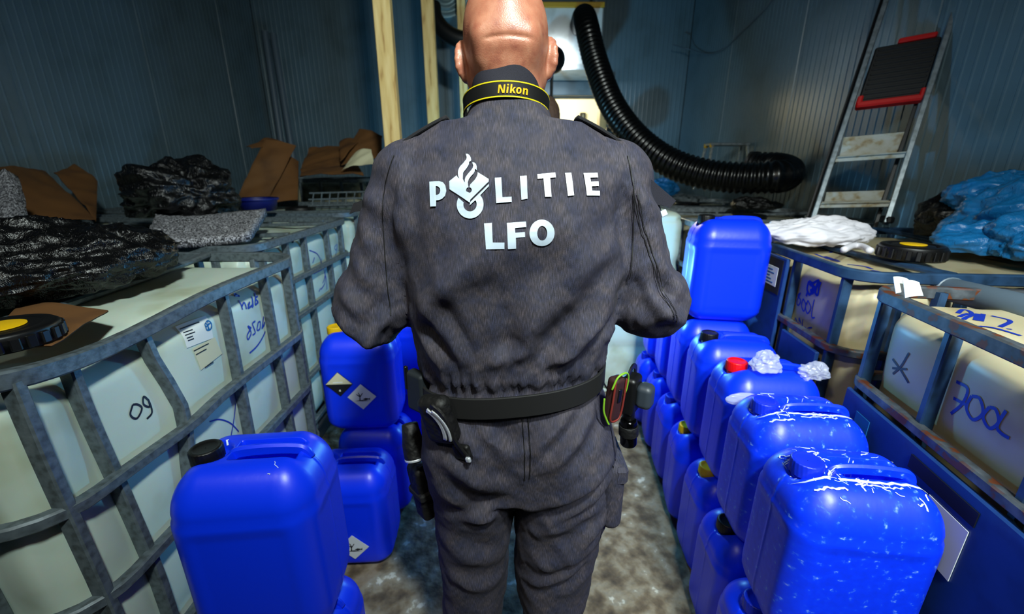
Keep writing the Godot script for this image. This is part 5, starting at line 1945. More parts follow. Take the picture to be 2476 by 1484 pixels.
	o.rotation = Vector3(deg_to_rad(4), deg_to_rad(-50), deg_to_rad(8))
	g = Geo.new()
	g.round_box(Vector3.ZERO, Vector3(0.032, 0.075, 0.020), 0.016, Vector3i(4, 10, 3), 3, func(q: Vector3, _d: Vector3) -> Vector3:
		return Vector3(q.x * (0.8 + 0.25 * smoothstep(-0.1, 0.1, q.y)), q.y, q.z))
	part(g, "shell", M.leather, o)
	g = Geo.new()
	g.box(Vector3(0, 0.0, 0.0), Vector3(0.072, 0.022, 0.044), 0.005)
	part(g, "strap", M.webbing, o)

	# right hip
	c = at(1484, 962, 0.88)
	o = thing("multitool_pouch", "dark red nylon pouch with a lime lanyard on the right of the belt", "pouch", c)
	o.basis = Basis(Vector3(0, 0, 1), deg_to_rad(-4)) * Basis(Vector3.UP, deg_to_rad(35))
	g = Geo.new()
	g.round_box(Vector3.ZERO, Vector3(0.017, 0.050, 0.013), 0.010, Vector3i(3, 8, 2), 3)
	part(g, "pocket", M.red_nylon, o)
	g = Geo.new()
	p = smooth([Vector3(-0.016, 0.046, 0.0115), Vector3(-0.0165, 0.0, 0.0125), Vector3(-0.015, -0.040, 0.0115), Vector3(0.0, -0.049, 0.0115), Vector3(0.015, -0.040, 0.0115), Vector3(0.0165, 0.0, 0.0125), Vector3(0.016, 0.046, 0.0115)], 5)
	g.tube(p, 0.0024, 6)
	part(g, "piping", M.red_edge, o)
	g = Geo.new()
	g.box(Vector3(0, 0.012, 0.0135), Vector3(0.010, 0.03, 0.004), 0.001)
	part(g, "clasp", M.black_plastic, o)
	g = Geo.new()
	g.tube(smooth([Vector3(-0.022, 0.030, 0.010), Vector3(-0.014, 0.056, 0.013), Vector3(0.006, 0.062, 0.014), Vector3(0.020, 0.050, 0.012), Vector3(0.026, 0.020, 0.008), Vector3(0.022, 0.0, 0.006)], 6), 0.0022, 6)
	g.tube(smooth([Vector3(-0.034, 0.010, 0.004), Vector3(-0.030, -0.020, 0.004), Vector3(-0.018, -0.045, 0.006), Vector3(-0.012, -0.055, 0.008)], 6), 0.0022, 6)
	part(g, "lanyard", M.lime, o)
	c = at(1524, 950, 0.955)
	o = thing("radio", "black radio with a grey rounded speaker on the far right of the belt", "radio", c)
	o.rotation.y = deg_to_rad(55)
	g = Geo.new()
	g.round_box(Vector3(0, 0.0, 0), Vector3(0.026, 0.045, 0.018), 0.010, Vector3i(4, 6, 3), 3)
	part(g, "housing", M.black_plastic, o)
	g = Geo.new()
	g.round_box(Vector3(0.004, 0.002, 0.032), Vector3(0.020, 0.028, 0.018), 0.013, Vector3i(3, 4, 3), 4)
	part(g, "speaker", mat(Color(0.16, 0.19, 0.22), 0.5), o)
	g = Geo.new()
	p = smooth([Vector3(-0.03, 0.03, 0), Vector3(-0.02, 0.055, 0.0), Vector3(0.0, 0.066, 0.0), Vector3(0.02, 0.055, 0), Vector3(0.024, 0.03, 0)], 5)
	g.sweep(p, rect(0.012, 0.004, 0.2), Vector3(0, 0, 1))
	part(g, "handle", M.black_plastic, o)
	c = at(1520, 1030, 0.98)
	o = thing("spray_holder", "black pepper spray can in an open holder below the radio", "holder", c)
	o.rotation.z = deg_to_rad(4)
	g = Geo.new()
	g.lathe(PackedVector2Array([Vector2(0.001, -0.05), Vector2(0.016, -0.05), Vector2(0.019, -0.045), Vector2(0.019, 0.015), Vector2(0.017, 0.02), Vector2(0.001, 0.02)]), 20)
	part(g, "can", M.gloss_black, o)
	g = Geo.new()
	g.lathe(PackedVector2Array([Vector2(0.0195, -0.02), Vector2(0.0225, -0.02), Vector2(0.0225, 0.004), Vector2(0.0195, 0.004)]), 20)
	part(g, "band", M.leather, o)
	g = Geo.new()
	g.lathe(PackedVector2Array([Vector2(0.001, 0.02), Vector2(0.013, 0.022), Vector2(0.013, 0.042), Vector2(0.009, 0.05), Vector2(0.001, 0.05)]), 20)
	part(g, "nozzle", M.black_plastic, o)


# a second person farther down the aisle, of whom the photograph shows the side of a head over the man's shoulder
func build_visitor() -> void:
	var root := thing("person", "second person farther down the aisle with short brown hair, hidden by the man's shoulder", "person", Vector3(0.185, 0, -2.62))
	var hc := Vector3(0, 1.735, 0.0)
	var hb := Basis(Vector3.RIGHT, deg_to_rad(-8))
	var g := Geo.new()
	var f := Field.new(Vector3(-0.36, 0.02, -0.24), Vector3(0.36, 1.62, 0.24), 0.017)
	f.loft([[0.84, 0, 0, 0.16, 0.10], [1.05, 0, 0, 0.145, 0.09], [1.30, 0, 0, 0.17, 0.105], [1.42, 0, 0, 0.17, 0.09], [1.50, 0, 0, 0.08, 0.06]], 2.2, 0.03)
	f.bone(Vector3(0, 1.46, 0), Vector3(0, 1.60, 0), 0.058, 0.056, 0.03)
	for s in [-1.0, 1.0]:
		f.bone(Vector3(s * 0.06, 1.48, 0), Vector3(s * 0.18, 1.42, 0), 0.045, 0.05, 0.04)
		f.bone(Vector3(s * 0.19, 1.42, 0), Vector3(s * 0.235, 1.13, 0.01), 0.050, 0.040, 0.02)
		f.bone(Vector3(s * 0.235, 1.13, 0.01), Vector3(s * 0.235, 0.88, -0.04), 0.040, 0.028, 0.02)
		f.bone(Vector3(s * 0.09, 0.84, 0), Vector3(s * 0.10, 0.48, 0), 0.085, 0.058, 0.03)
		f.bone(Vector3(s * 0.10, 0.48, 0), Vector3(s * 0.10, 0.09, 0.02), 0.055, 0.038, 0.02)
		f.bone(Vector3(s * 0.10, 0.06, 0.03), Vector3(s * 0.11, 0.05, -0.14), 0.032, 0.028, 0.02)
	f.into(g)
	f = Field.new(Vector3(-0.115, 1.54, -0.15), Vector3(0.115, 1.84, 0.14), 0.006)
	head_shape(f, hc, hb, Vector3(0, 1.54, 0.03))
	f.into(g)
	for s in [-1.0, 1.0]:
		f = Field.new(Vector3(s * 0.235 - 0.07, 0.66, -0.13), Vector3(s * 0.235 + 0.07, 0.92, 0.05), 0.005)
		hand_bones(f, Vector3(s * 0.235, 0.87, -0.04), Basis(Vector3(0, -0.1, -1).normalized(), Vector3(0, -1, 0.1).normalized(), Vector3(s, 0, 0)), s, 0.35)
		f.into(g)
	part(g, "body", M.skin, root)
	for s in [-1.0, 1.0]:
		g = Geo.new()
		g.round_box(hc + hb * Vector3(s * 0.031, -0.018, -0.083), Vector3.ONE * 0.0118, 0.0117, Vector3i(2, 2, 2), 3)
		part(g, "eye", M.eye, root)
	g = Geo.new()
	f = Field.new(Vector3(-0.12, 1.62, -0.15), Vector3(0.12, 1.86, 0.14), 0.006)
	f.ball(hc + hb * Vector3(0, 0.022, 0.012), Vector3(0.082, 0.100, 0.098), 0.02, hb)
	f.ball(hc + hb * Vector3(0, -0.02, 0.042), Vector3(0.074, 0.068, 0.060), 0.03, hb)
	f.ball(hc + hb * Vector3(0, -0.06, -0.115), Vector3(0.10, 0.12, 0.085), 0.01, hb, true)
	var hn := noise(40.0, 91)
	f.into(g, func(p: Vector3, n: Vector3) -> Vector3: return p + n * hn.get_noise_3dv(p) * 0.004)
	part(g, "hair", M.hair, root)
	g = Geo.new()
	f = Field.new(Vector3(-0.38, 0.86, -0.24), Vector3(0.38, 1.60, 0.22), 0.014)
	f.loft([[0.92, 0, 0, 0.185, 0.13], [1.10, 0, 0, 0.185, 0.125], [1.30, 0, 0, 0.20, 0.135], [1.43, 0, 0, 0.195, 0.115], [1.50, 0, 0, 0.12, 0.08], [1.56, 0, 0, 0.075, 0.07]], 2.3, 0.02)
	for s in [-1.0, 1.0]:
		f.bone(Vector3(s * 0.07, 1.49, 0), Vector3(s * 0.18, 1.42, 0), 0.05, 0.062, 0.04)
		f.bone(Vector3(s * 0.195, 1.42, 0), Vector3(s * 0.238, 1.13, 0.01), 0.066, 0.056, 0.02)
		f.bone(Vector3(s * 0.238, 1.13, 0.01), Vector3(s * 0.236, 0.91, -0.035), 0.056, 0.042, 0.02)
	f.into(g)
	part(g, "jacket", M.cloth_dark, root)
	g = Geo.new()
	f = Field.new(Vector3(-0.26, 0.04, -0.2), Vector3(0.26, 1.0, 0.2), 0.015)
	f.loft([[0.80, 0, 0, 0.18, 0.12], [0.96, 0, 0, 0.175, 0.115]], 2.3, 0.02)
	for s in [-1.0, 1.0]:
		f.loft([[0.08, s * 0.105, 0.01, 0.07, 0.085], [0.48, s * 0.1, 0.0, 0.078, 0.09], [0.84, s * 0.09, 0.0, 0.10, 0.12]], 2.2, 0.015)
	f.into(g)
	part(g, "trousers", M.cloth_dark, root)
	for s in [-1.0, 1.0]:
		g = Geo.new()
		f = Field.new(Vector3(s * 0.105 - 0.07, -0.01, -0.22), Vector3(s * 0.105 + 0.07, 0.16, 0.10), 0.011)
		f.bone(Vector3(s * 0.105, 0.13, 0.02), Vector3(s * 0.105, 0.05, 0.025), 0.05, 0.046, 0.02)
		f.bone(Vector3(s * 0.105, 0.045, 0.03), Vector3(s * 0.115, 0.04, -0.14), 0.044, 0.042, 0.03)
		f.into(g, func(p: Vector3, _n: Vector3) -> Vector3: return Vector3(p.x, maxf(p.y, 0.0), p.z))
		part(g, "shoe", M.leather, root)


# ---------------------------------------------------------------- what lies about
# a heap of crumpled film: a low dome broken into sharp folds
func crumple(c: Vector3, r: Vector3, sd: int, freq: float, amp: float, dir := Vector3(1, 0, 0), n := 84, fine := 1.0) -> Geo:
	var g := Geo.new()
	var a := noise(freq, sd, true, 3)
	var b := noise(freq * 0.45, sd + 1, false, 2)
	var e := noise(freq * 2.6, sd + 2, true, 2)
	var side := dir.cross(Vector3.UP).normalized()
	g.grid(n, n, func(u: float, v: float) -> Vector3:
		var th := TAU * u
		var ph := PI * v
		var d := Vector3(cos(th) * sin(ph), cos(ph), sin(th) * sin(ph))
		var p := Vector3(d.x * r.x, d.y * r.y, d.z * r.z)
		# pull the noise out along one direction, so that folds run that way
		var q := Vector3(p.dot(dir) * 0.45, p.y, p.dot(side))
		var k := a.get_noise_3dv(q + c) * amp + b.get_noise_3dv(q + c) * amp * 1.5 + e.get_noise_3dv(q + c) * amp * 0.35 * fine
		var m := minf(r.x, minf(r.y, r.z))
		p += d * k * minf(1.0, m * 25.0)
		p.y = maxf(p.y, -r.y * 0.75 + 0.012 * b.get_noise_2d(p.x * 3.0, p.z * 3.0))
		return c + p, true, true)
	return g


# a bent sheet with thickness: corners a b c d, bulged by k
func bent(a: Vector3, b: Vector3, c: Vector3, d: Vector3, k: float, th: float, wob := 0.0, sd := 1, n := 12) -> Geo:
	var g := Geo.new()
	var nn := (b - a).cross(d - a).normalized()
	var nz := noise(6.0, sd, false, 2)
	for s in [0.0, 1.0]:
		pass
	g.begin()
	for s in 2:
		for j in n + 1:
			for i in n + 1:
				var u := float(i) / n
				var v := float(j) / n
				var p := a.lerp(b, u).lerp(d.lerp(c, u), v)
				p += nn * (k * 4.0 * u * (1.0 - u) + wob * nz.get_noise_2d(p.x + p.z, p.y + p.z * 0.3) + (th if s == 1 else 0.0))
				g.v.append(p)
	var w := n + 1
	var o := w * w
	for j in n:
		for i in n:
			var q := j * w + i
			g.quad(q, q + 1, q + w + 1, q + w)
			g.quad(o + q, o + q + w, o + q + w + 1, o + q + 1)
	for i in n:
		g.quad(i, o + i, o + i + 1, i + 1)
		g.quad(n * w + i, n * w + i + 1, o + n * w + i + 1, o + n * w + i)
		g.quad(i * w, (i + 1) * w, o + (i + 1) * w, o + i * w)
		g.quad(i * w + n, o + i * w + n, o + (i + 1) * w + n, (i + 1) * w + n)
	g.finish()
	return g


func build_clutter() -> void:
	var g := Geo.new()
	var o: Node3D
	# three timber posts
	var posts := [[940.0, 2.75, 0.105, "nearest pale timber post, left of the man's head"], [1044.0, 3.75, 0.10, "second pale timber post, close behind the man's left ear"], [1121.0, 4.25, 0.077, "farthest timber post, half hidden by the man's neck"]]
	for p in posts:
		var q := at(p[0], 200, p[1])
		g = Geo.new()
		g.box(Vector3(0, 1.71, 0), Vector3(p[2], 3.42, 0.07), 0.004)
		var m := part(g, "timber_post", M.wood)
		m.position = Vector3(q.x, 0, q.z)
		tag(m, p[3], "post", "timber posts in the middle of the room")
	# two grey pipes leaning on the back wall
	for p in [[[640, 76], [684, 372], "left one of two grey pipes leaning in the far corner"], [[660, 82], [716, 425], "right one of two grey pipes leaning in the far corner"]]:
		var a := at(p[0][0], p[0][1], 5.05)
		var b := at(p[1][0], p[1][1], 5.38)
		var foot = b + (b - a) * (b.y / (a.y - b.y))
		g = Geo.new()
		g.tube(PackedVector3Array([a, foot]), 0.038, 16)
		tag(part(g, "plastic_pipe", M.pvc), p[2], "pipe", "grey pipes leaning in the far corner")
	# round duct end hanging above
	var c := at(1076, -22, 4.2)
	o = thing("duct_fan", "round grey duct end hanging at the top behind the man's head", "duct", c)
	g = Geo.new()
	var xf := Transform3D(Basis(Vector3.RIGHT, PI / 2), Vector3.ZERO)
	g.lathe(PackedVector2Array([Vector2(0.001, 0.0), Vector2(0.07, 0.0), Vector2(0.07, 0.0), Vector2(0.075, 0.02), Vector2(0.095, 0.02), Vector2(0.10, -0.005), Vector2(0.13, -0.005), Vector2(0.135, 0.02), Vector2(0.16, 0.02), Vector2(0.165, -0.01), Vector2(0.19, -0.01), Vector2(0.2, 0.03), Vector2(0.235, 0.03), Vector2(0.24, 0.02), Vector2(0.24, -0.9), Vector2(0.001, -0.9)]), 48, xf)
	part(g, "drum", M.duct, o)
	for z in [-0.2, -0.7]:
		for s in [-1.0, 1.0]:
			g = Geo.new()
			g.tube(PackedVector3Array([Vector3(s * 0.235, 0.05, z), Vector3(s * 0.2, 3.42 - c.y, z)]), 0.005, 6)
			part(g, "hanger", M.black_metal, o)
	g = Geo.new()
	var hp := smooth([at(1046, 12, 4.0), at(1052, 45, 4.0), at(1078, 78, 4.0), at(1118, 96, 4.0), at(1160, 90, 4.0), at(1180, 40, 4.0), at(1180, -30, 4.0), at(1180, -120, 4.0)], 6)
	g.tube(hp, 0.075, 14)
	tag(part(g, "flexible_duct", M.black_plastic), "dark flexible duct looping under the round grey duct end", "duct")
	# the white ventilation box over the doorway
	o = thing("ventilation_box", "white box above the doorway with the black hose on it", "box", Vector3(0.60, 2.82, -5.55))
	g = Geo.new()
	g.box(Vector3(0, 0, 0), Vector3(0.72, 0.56, 0.7), 0.012)
	part(g, "casing", M.white_box, o)
	g = Geo.new()
	g.box(Vector3(0, 0.27, 0.36), Vector3(0.73, 0.05, 0.03), 0.006)
	part(g, "trim", M.yellow, o)
	g = Geo.new()
	g.box(Vector3(0.0, -0.305, 0.06), Vector3(0.66, 0.05, 0.62), 0.008)
	part(g, "tray", M.white_box, o)
	g = Geo.new()
	for x in [-0.3, 0.3]:
		g = Geo.new()
		g.box(Vector3(x, 0.44, 0.2), Vector3(0.03, 0.34, 0.03), 0.003)
		part(g, "hanger", M.steel, o)
	# the ribbed black hose
	o = thing("ribbed_hose", "thick ribbed black hose drooping from the white box to the right", "hose")
	var hose := smooth([at(1405, 60, 4.45), at(1412, 42, 4.2), at(1420, 70, 3.98), at(1440, 150, 3.90), at(1478, 250, 3.75), at(1535, 330, 3.58), at(1610, 388, 3.40), at(1700, 420, 3.24), at(1790, 430, 3.10), at(1868, 428, 3.00), at(1898, 424, 3.04), at(1900, 414, 3.16), at(1870, 405, 3.32), at(1810, 402, 3.46)], 34)
	# even steps along the path, so that the ribs are even
	var even := PackedVector3Array([hose[0]])
	var step := 0.0085
	var carry := 0.0
	for i in range(1, hose.size()):
		var a := hose[i - 1]
		var b := hose[i]
		var len := a.distance_to(b)
		var s := step - carry
		while s < len:
			even.append(a.lerp(b, s / len))
			s += step
		carry = len - (s - step)
	var sizes := PackedFloat32Array()
	for i in even.size():
		sizes.append(1.0 + 0.075 * cos(TAU * i / 5.0))
	g = Geo.new()
	g.tube(even, 0.106, 28, false, sizes)
	part(g, "ribbed_tube", M.hose, o)
	g = Geo.new()
	var e := even.size()
	g.tube(PackedVector3Array([even[e - 8], even[e - 1]]), 0.115, 28)
	part(g, "end_collar", M.black_plastic, o)
	# a cable along the right wall
	g = Geo.new()
	var cb := []
	for q in [[1628, 108, 0], [1670, 120, 0], [1712, 130, 0], [1750, 118, 0], [1800, 70, 0], [1850, 20, 0], [1890, -30, 0]]:
		var r := ray(q[0], q[1])
		var t := (2.18 - EYE.x) / r.x
		cb.append(EYE + r * minf(t, 5.75 / -r.z * 1.0))
	g.tube(smooth(cb, 6), 0.007, 6)
	tag(part(g, "cable", M.pvc), "thin grey cable sagging across the top of the right wall", "cable")

	build_ladder()

	# folding stool far down the right side
	o = thing("folding_stool", "small aluminium trestle far right behind the hose", "stool", at(1752, 385, 4.0))
	g = Geo.new()
	g.box(Vector3(0, 0.13, 0), Vector3(0.36, 0.025, 0.16), 0.006)
	part(g, "top", M.alu, o)
	for s in [[-1, -1], [-1, 1], [1, -1], [1, 1]]:
		g = Geo.new()
		g.sweep(PackedVector3Array([Vector3(s[0] * 0.16, 0.13, s[1] * 0.06), Vector3(s[0] * 0.20, -0.28, s[1] * 0.13)]), rect(0.03, 0.015, 0.2))
		part(g, "leg", M.alu, o)
	g = Geo.new()
	for s in [-0.06, 0.06]:
		g = Geo.new()
		g.box(Vector3(-0.165, 0.12, s), Vector3(0.035, 0.04, 0.03), 0.006)
		part(g, "hinge", M.yellow, o)

	# black lid with a yellow centre on the right, and a like one on the left
	for q in [[on_height(2204, 606, 1.20), 0.092, "round black lid with a yellow centre on the second right tank", 0.9], [on_height(2, 808, 1.19), 0.078, "dirty black lid with a yellow centre lying on the nearest left tank", 0.6]]:
		o = thing("lid", q[2], "lid", q[0])
		o.scale.y = q[3]
		var r: float = q[1]
		g = Geo.new()
		g.lathe(PackedVector2Array([Vector2(0.001, -0.028), Vector2(r, -0.028), Vector2(r, 0.016), Vector2(r - 0.006, 0.024), Vector2(r - 0.022, 0.024), Vector2(r - 0.026, 0.014), Vector2(0.06, 0.014), Vector2(0.058, 0.022), Vector2(0.001, 0.022)]), 40)
		part(g, "body", M.black_plastic, o)
		g = Geo.new()
		for k in 24:
			var a := TAU * k / 24
			g.box(Vector3(cos(a) * r, -0.006, sin(a) * r), Vector3(0.008, 0.036, 0.014), 0.002, Basis(Vector3.UP, -a))
		part(g, "grip_ribs", M.black_plastic, o).set_meta("kind", "stuff")
		g = Geo.new()
		g.lathe(PackedVector2Array([Vector2(0.001, 0.022), Vector2(0.036, 0.022), Vector2(0.036, 0.027), Vector2(0.001, 0.028)]), 24)
		part(g, "plug", M.cap_yellow, o)

	# white cloth and scraps, grey pipe on the right
	var w := on_height(1930, 585, 1.18)
	tag(part(crumple(w + Vector3(0.085, 0.03, -0.05), Vector3(0.22, 0.05, 0.13), 301, 9.0, 0.022), "white_cloth", M.white_cloth), "crumpled white cloth on the second right tank beside the tall jerrycans", "cloth")
	g = Geo.new()
	g.tube(smooth([on_height(2040, 604, 1.19), on_height(2062, 594, 1.19), on_height(2086, 596, 1.19), on_height(2104, 606, 1.19)], 6), 0.012, 8)
	tag(part(g, "hook", M.white_cloth), "white plastic strip curled by the cross bar of the second right tank", "strip")
	o = thing("grey_pipe", "grey pipe lying along the top of the nearest right tank", "pipe")
	var pa := at(2290, 698, 1.28)
	var pb := at(2530, 758, 1.0)
	g = Geo.new()
	g.tube(PackedVector3Array([pa, pa.lerp(pb, 0.5), pb]), 0.034, 20)
	part(g, "tube", M.pvc, o)
	g = Geo.new()
	g.tube(PackedVector3Array([pa, pa.lerp(pb, 0.05)]), 0.037, 20)
	part(g, "socket", M.pvc, o)
	for k in 2:
		w = on_height(2172 + 26 * k, 706 + 8 * k, 1.185)
		g = bent(w + Vector3(-0.02, 0, 0.015), w + Vector3(0.015, 0.006, 0.02), w + Vector3(0.02, 0.03, -0.005), w + Vector3(-0.012, 0.035, -0.012), 0.006, 0.002, 0.01, 5 + k)
		tag(part(g, "paper_scrap", M.paper), ["torn white paper scrap nearer the rail corner of the nearest right tank", "torn white paper scrap nearer the grey pipe"][k], "scrap", "paper scraps on the nearest right tank")
	# blue film sacks on the right
	var sacks := [
		[at(2420, 470, 1.75), Vector3(0.17, 0.075, 0.14), 311, "upper blue plastic sack folded over at the right edge", M.blue_film],
		[at(2440, 560, 1.65), Vector3(0.15, 0.13, 0.16), 315, "largest blue plastic sack bulging at the right edge", M.blue_film],
		[at(2370, 640, 1.60), Vector3(0.17, 0.055, 0.12), 321, "flat blue plastic film spread beside the black lid", M.blue_film],
		[at(2470, 665, 1.45), Vector3(0.11, 0.075, 0.13), 327, "blue plastic sack lowest at the right edge, above the grey pipe", M.blue_film],
		[at(2350, 560, 1.85), Vector3(0.16, 0.09, 0.14), 331, "black cloth lying left of the blue sacks", M.black_film],
	]
	for s in sacks:
		s[0].y = maxf(s[0].y, 1.18 + 0.75 * s[1].y)
		tag(part(crumple(s[0], s[1], s[2], 7.0, 0.034, Vector3(0.8, 0, 0.6).normalized()), "plastic_sack", s[4]), s[3], "sack", "plastic sacks at the right edge")
	# clear film round the wrapped jerrycan
	var can := Vector3(0.845, 0.85, -1.285)
	tag(part(crumple(can + Vector3(-0.035, 0.035, 0.05), Vector3(0.032, 0.034, 0.026), 341, 14.0, 0.030), "clear_film", M.clear_film), "bunched clear film beside the red cap", "film")
	tag(part(crumple(can + Vector3(0.10, 0.010, 0.07), Vector3(0.045, 0.026, 0.022), 345, 14.0, 0.030, Vector3(0.5, 0, 0.8).normalized()), "clear_film", M.clear_film), "loose end of clear film right of the red cap", "film")
	g = crumple(can + Vector3(-0.135, -0.055, 0.125), Vector3(0.05, 0.022, 0.010), 349, 16.0, 0.016, Vector3(0.6, 0.6, 0).normalized(), 40)
	tag(part(g, "clear_film", M.clear_film), "clear film hanging down the left of the wrapped jerrycan", "film")

	# left: black film, sack, foam, cardboard
	tag(part(crumple(Vector3(-1.38, 1.235, -1.10), Vector3(0.40, 0.08, 0.36), 351, 6.0, 0.030, Vector3(0.9, 0, -0.45).normalized(), 170, 1.6), "black_film", M.black_film), "spread black plastic film heaped on the nearest left tank", "film")
	tag(part(crumple(at(430, 470, 2.05), Vector3(0.22, 0.13, 0.17), 361, 6.5, 0.05, Vector3(1, 0, 0.2).normalized(), 100), "black_sack", M.black_film), "black plastic sack standing on the speckled foam sheet", "sack")
	var fa := on_height(360, 600, 1.185)
	var fb := on_height(606, 584, 1.185)
	g = bent(fa, fb, fb + Vector3(-0.15, 0.06, -0.42), fa + Vector3(-0.28, 0.06, -0.42), -0.01, 0.035, 0.01, 3)
	tag(part(g, "foam_sheet", M.foam), "speckled grey foam sheet lying under the black sack", "foam")
	g = bent(at(-70, 585, 1.75), at(80, 560, 1.75), at(46, 428, 1.85), at(-60, 470, 1.85), 0.01, 0.05, 0.01, 4)
	tag(part(g, "foam_sheet", M.foam), "speckled grey foam sheet standing at the left edge before the cardboard", "foam")
	var boards := [
		[[20, 548, 2.05], [232, 532, 2.35], [110, 418, 2.5], [-10, 402, 2.2], "largest cardboard flap, at the left edge behind the foam"],
		[[130, 420, 2.6], [232, 535, 2.5], [236, 440, 2.75], [180, 396, 2.75], "dark cardboard flap folded behind the largest one"],
		[[566, 492, 3.2], [648, 485, 3.3], [716, 352, 3.5], [640, 338, 3.4], "tall slanting cardboard strip left of the pipe foot"],
		[[596, 355, 3.35], [610, 362, 3.3], [690, 345, 3.55], [640, 336, 3.5], "small cardboard flap atop the slanting strip"],
		[[640, 492, 3.3], [720, 485, 3.4], [722, 390, 3.6], [690, 380, 3.5], "cardboard piece beside the grey pipe's foot"],
		[[726, 415, 3.6], [830, 412, 3.7], [838, 355, 3.95], [748, 360, 3.9], "flat cardboard tray in the far left, left of the paper"],
		[[726, 430, 3.4], [880, 425, 3.5], [866, 402, 3.75], [730, 405, 3.7], "brown cardboard base under the far left tray"],
		[[825, 400, 3.6], [920, 385, 3.6], [925, 330, 3.8], [868, 310, 3.8], "cardboard flap raised behind the white paper"],
		[[822, 390, 3.5], [870, 345, 3.7], [850, 335, 3.8], [822, 345, 3.75], "narrow cardboard flap left of the raised one"],
	]
	for k in boards.size():
		var q: Array = boards[k]
		g = bent(at(q[0][0], q[0][1], q[0][2]), at(q[1][0], q[1][1], q[1][2]), at(q[2][0], q[2][1], q[2][2]), at(q[3][0], q[3][1], q[3][2]), 0.015, 0.006, 0.02, 20 + k)
		tag(part(g, "cardboard", M.card), q[4], "cardboard", "cardboard scraps on the left tanks")
	g = bent(on_height(-60, 845, 1.168), on_height(125, 838, 1.168), on_height(262, 752, 1.168), on_height(60, 730, 1.168), 0.002, 0.004, 0.004, 52)
	tag(part(g, "cardboard", M.card), "flat cardboard under the black lid on the nearest left tank", "cardboard", "cardboard scraps on the left tanks")
	g = bent(at(824, 412, 3.45), at(905, 398, 3.45), at(898, 362, 3.55), at(862, 370, 3.55), 0.02, 0.003, 0.02, 40)
	tag(part(g, "paper", M.paper_cream), "crumpled pale paper among the far left cardboard", "paper")
	o = thing("tub", "low blue tub behind the speckled foam sheet", "tub", at(625, 497, 2.75))
	g = Geo.new()
	g.lathe(PackedVector2Array([Vector2(0.001, -0.03), Vector2(0.10, -0.03), Vector2(0.115, 0.04), Vector2(0.118, 0.04), Vector2(0.118, 0.046), Vector2(0.106, 0.046), Vector2(0.095, -0.02), Vector2(0.001, -0.02)]), 28)
	part(g, "body", M.tub, o)
	g = Geo.new()
	g.lathe(PackedVector2Array([Vector2(0.117, 0.034), Vector2(0.124, 0.036), Vector2(0.124, 0.048), Vector2(0.117, 0.05)]), 28)
	part(g, "rim", M.tub, o)
	# loose wire cage panel on the far left tanks
	o = thing("wire_panel", "loose wire cage panel lying across the far left tanks", "panel")
	var ca := at(745, 498, 3.2)
	var cbx := at(905, 493, 3.25)
	var up := Vector3(0, 0.09, -0.05)
	for k in 3:
		g = Geo.new()
		g.tube(PackedVector3Array([ca + up * k * 0.5, cbx + up * k * 0.5]), 0.007, 8)
		part(g, "wire", M.steel, o)
	for k in 8:
		g = Geo.new()
		var q := ca.lerp(cbx, (k + 0.5) / 8.0)
		g.tube(PackedVector3Array([q, q + up]), 0.005, 6)
		part(g, "wire", M.steel, o)
	# scattered things on the far right tanks
	tag(part(crumple(on_height(1830, 496, 1.215), Vector3(0.17, 0.035, 0.10), 371, 9.0, 0.03), "black_rag", M.black_film), "black rag on the tank behind the tall jerrycans", "rag")
	tag(part(crumple(on_height(1600, 455, 1.26), Vector3(0.16, 0.10, 0.12), 375, 8.0, 0.04), "plastic_sack", M.blue_film), "blue sack behind the man's right shoulder under the hose", "sack")
	tag(part(crumple(at(1500, 320, 4.9), Vector3(0.11, 0.17, 0.11), 379, 8.0, 0.04), "black_sack", M.black_film), "black sack hanging right of the doorway behind the hose", "sack")


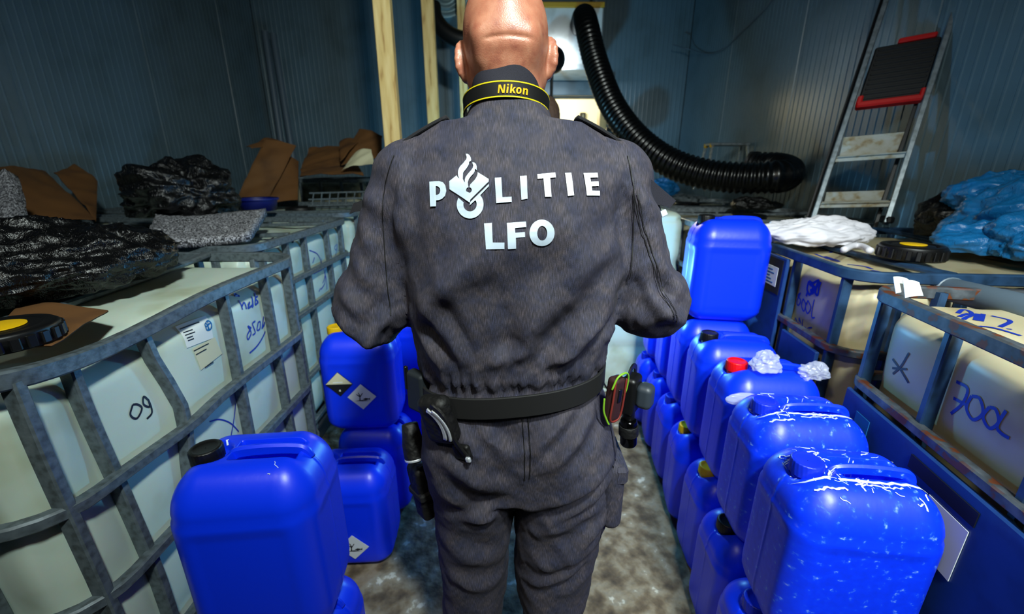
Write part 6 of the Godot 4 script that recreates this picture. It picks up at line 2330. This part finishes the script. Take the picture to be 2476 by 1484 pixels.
func build_ladder() -> void:
	# stands on the tank and leans to the wall on the right: two front rails with treads, a folded rear frame, a black platform with red edges
	var o := thing("step_ladder", "aluminium step ladder with a black and red platform against the right wall", "ladder")
	var lf := at(1963, 540, 2.40)
	var lt := at(2150, -20, 2.32)
	var rf := at(2142, 540, 2.22)
	var rt := at(2318, -20, 2.14)
	var along := (lt - lf).normalized()
	var across := (rf - lf).normalized()
	var back := across.cross(along).normalized()
	if back.z > 0:
		back = -back
	lt += along * 0.35
	rt += along * 0.35
	for s in [[lf, lt], [rf, rt]]:
		var g := Geo.new()
		g.sweep(PackedVector3Array([s[0], s[1]]), rect(0.024, 0.058, 0.12), back)
		part(g, "rail", M.alu, o)
	for s in [-1.0, 1.0]:
		var g := Geo.new()
		var a = (lf if s < 0 else rf) + back * 0.10 + across * -0.035
		var b := (lt if s < 0 else rt) + back * 0.06 + across * -0.02
		g.sweep(PackedVector3Array([a, b]), rect(0.018, 0.032, 0.12), back)
		part(g, "rear_rail", M.ladder_black, o)
	var steps := [[2035, 388, 2198, 384], [1998, 496, 2164, 490]]
	for k in 2:
		var q: Array = steps[k]
		var f0 := (at(q[0], q[1], 2.36) - lf).dot(along)
		var a := lf + along * f0
		var b := rf + along * f0
		var g := Geo.new()
		var cc := (a + b) / 2 + back * 0.03
		var fr := Basis(across, Vector3.UP, across.cross(Vector3.UP).normalized())
		g.box(cc + Vector3(0, 0.02, -0.02), Vector3(a.distance_to(b) - 0.022, 0.006, 0.12), 0.002, fr)
		for i in 6:
			g.box(cc + Vector3(0, 0.024, 0.0) + fr * Vector3(0, 0, -0.035 + 0.02 * i), Vector3(a.distance_to(b) - 0.03, 0.004, 0.006), 0.001, fr)
		g.box(cc + fr * Vector3(0, 0.01, 0.045), Vector3(a.distance_to(b) - 0.018, 0.028, 0.008), 0.003, fr)
		part(g, "tread", M.tread, o)
		for s in [-1.0, 1.0]:
			g = Geo.new()
			g.box(cc + fr * Vector3(s * a.distance_to(b) / 2 * 0.97, 0.006, -0.01), Vector3(0.02, 0.045, 0.10), 0.005, fr)
			part(g, "bracket", M.ladder_black, o)
		g = Geo.new()
		var rh := 0.11 if k == 0 else 0.055
		g.box(cc + fr * Vector3(0, 0.02 + rh / 2, -0.09), Vector3(a.distance_to(b) - 0.05, rh, 0.006), 0.002, fr)
		part(g, "riser", M.tread, o)
	# platform folded upright between the rails
	var p0 := at(2060, 262, 2.38)
	var p1 := at(2106, 118, 2.36)
	var f0 := (p0 - lf).dot(along)
	var f1 := (p1 - lf).dot(along)
	var mid := (lf + rf) / 2 + along * (f0 + f1) / 2 + back * 0.02
	var fr := Basis(across, along, back * -1.0)
	fr.z = fr.x.cross(fr.y).normalized()
	var w := lf.distance_to(rf) - 0.045
	var h := f1 - f0
	var g := Geo.new()
	g.box(mid, Vector3(w, h * 0.94, 0.03), 0.008, fr)
	for i in 11:
		g.box(mid + fr * Vector3(0, -h * 0.40 + h * 0.08 * i, 0.016), Vector3(w * 0.88, h * 0.035, 0.008), 0.002, fr)
	part(g, "platform", M.ladder_black, o)
	g = Geo.new()
	g.box(mid + fr * Vector3(0.03, h * 0.50, 0.004), Vector3(w * 0.56, 0.026, 0.045), 0.008, fr)
	part(g, "edge", M.ladder_red, o)
	g = Geo.new()
	g.box(mid + fr * Vector3(0, -h * 0.50, 0.006), Vector3(w * 1.02, 0.034, 0.05), 0.010, fr)
	for s in [-1.0, 1.0]:
		g.box(mid + fr * Vector3(s * w * 0.47, -h * 0.43, 0.010), Vector3(0.026, 0.05, 0.045), 0.006, fr)
	part(g, "edge", M.ladder_red, o)
	for s in [-1.0, 1.0]:
		g = Geo.new()
		g.box((lf if s < 0 else rf) + Vector3(0, 0.02, 0), Vector3(0.035, 0.035, 0.07), 0.008)
		part(g, "foot", M.ladder_black, o)
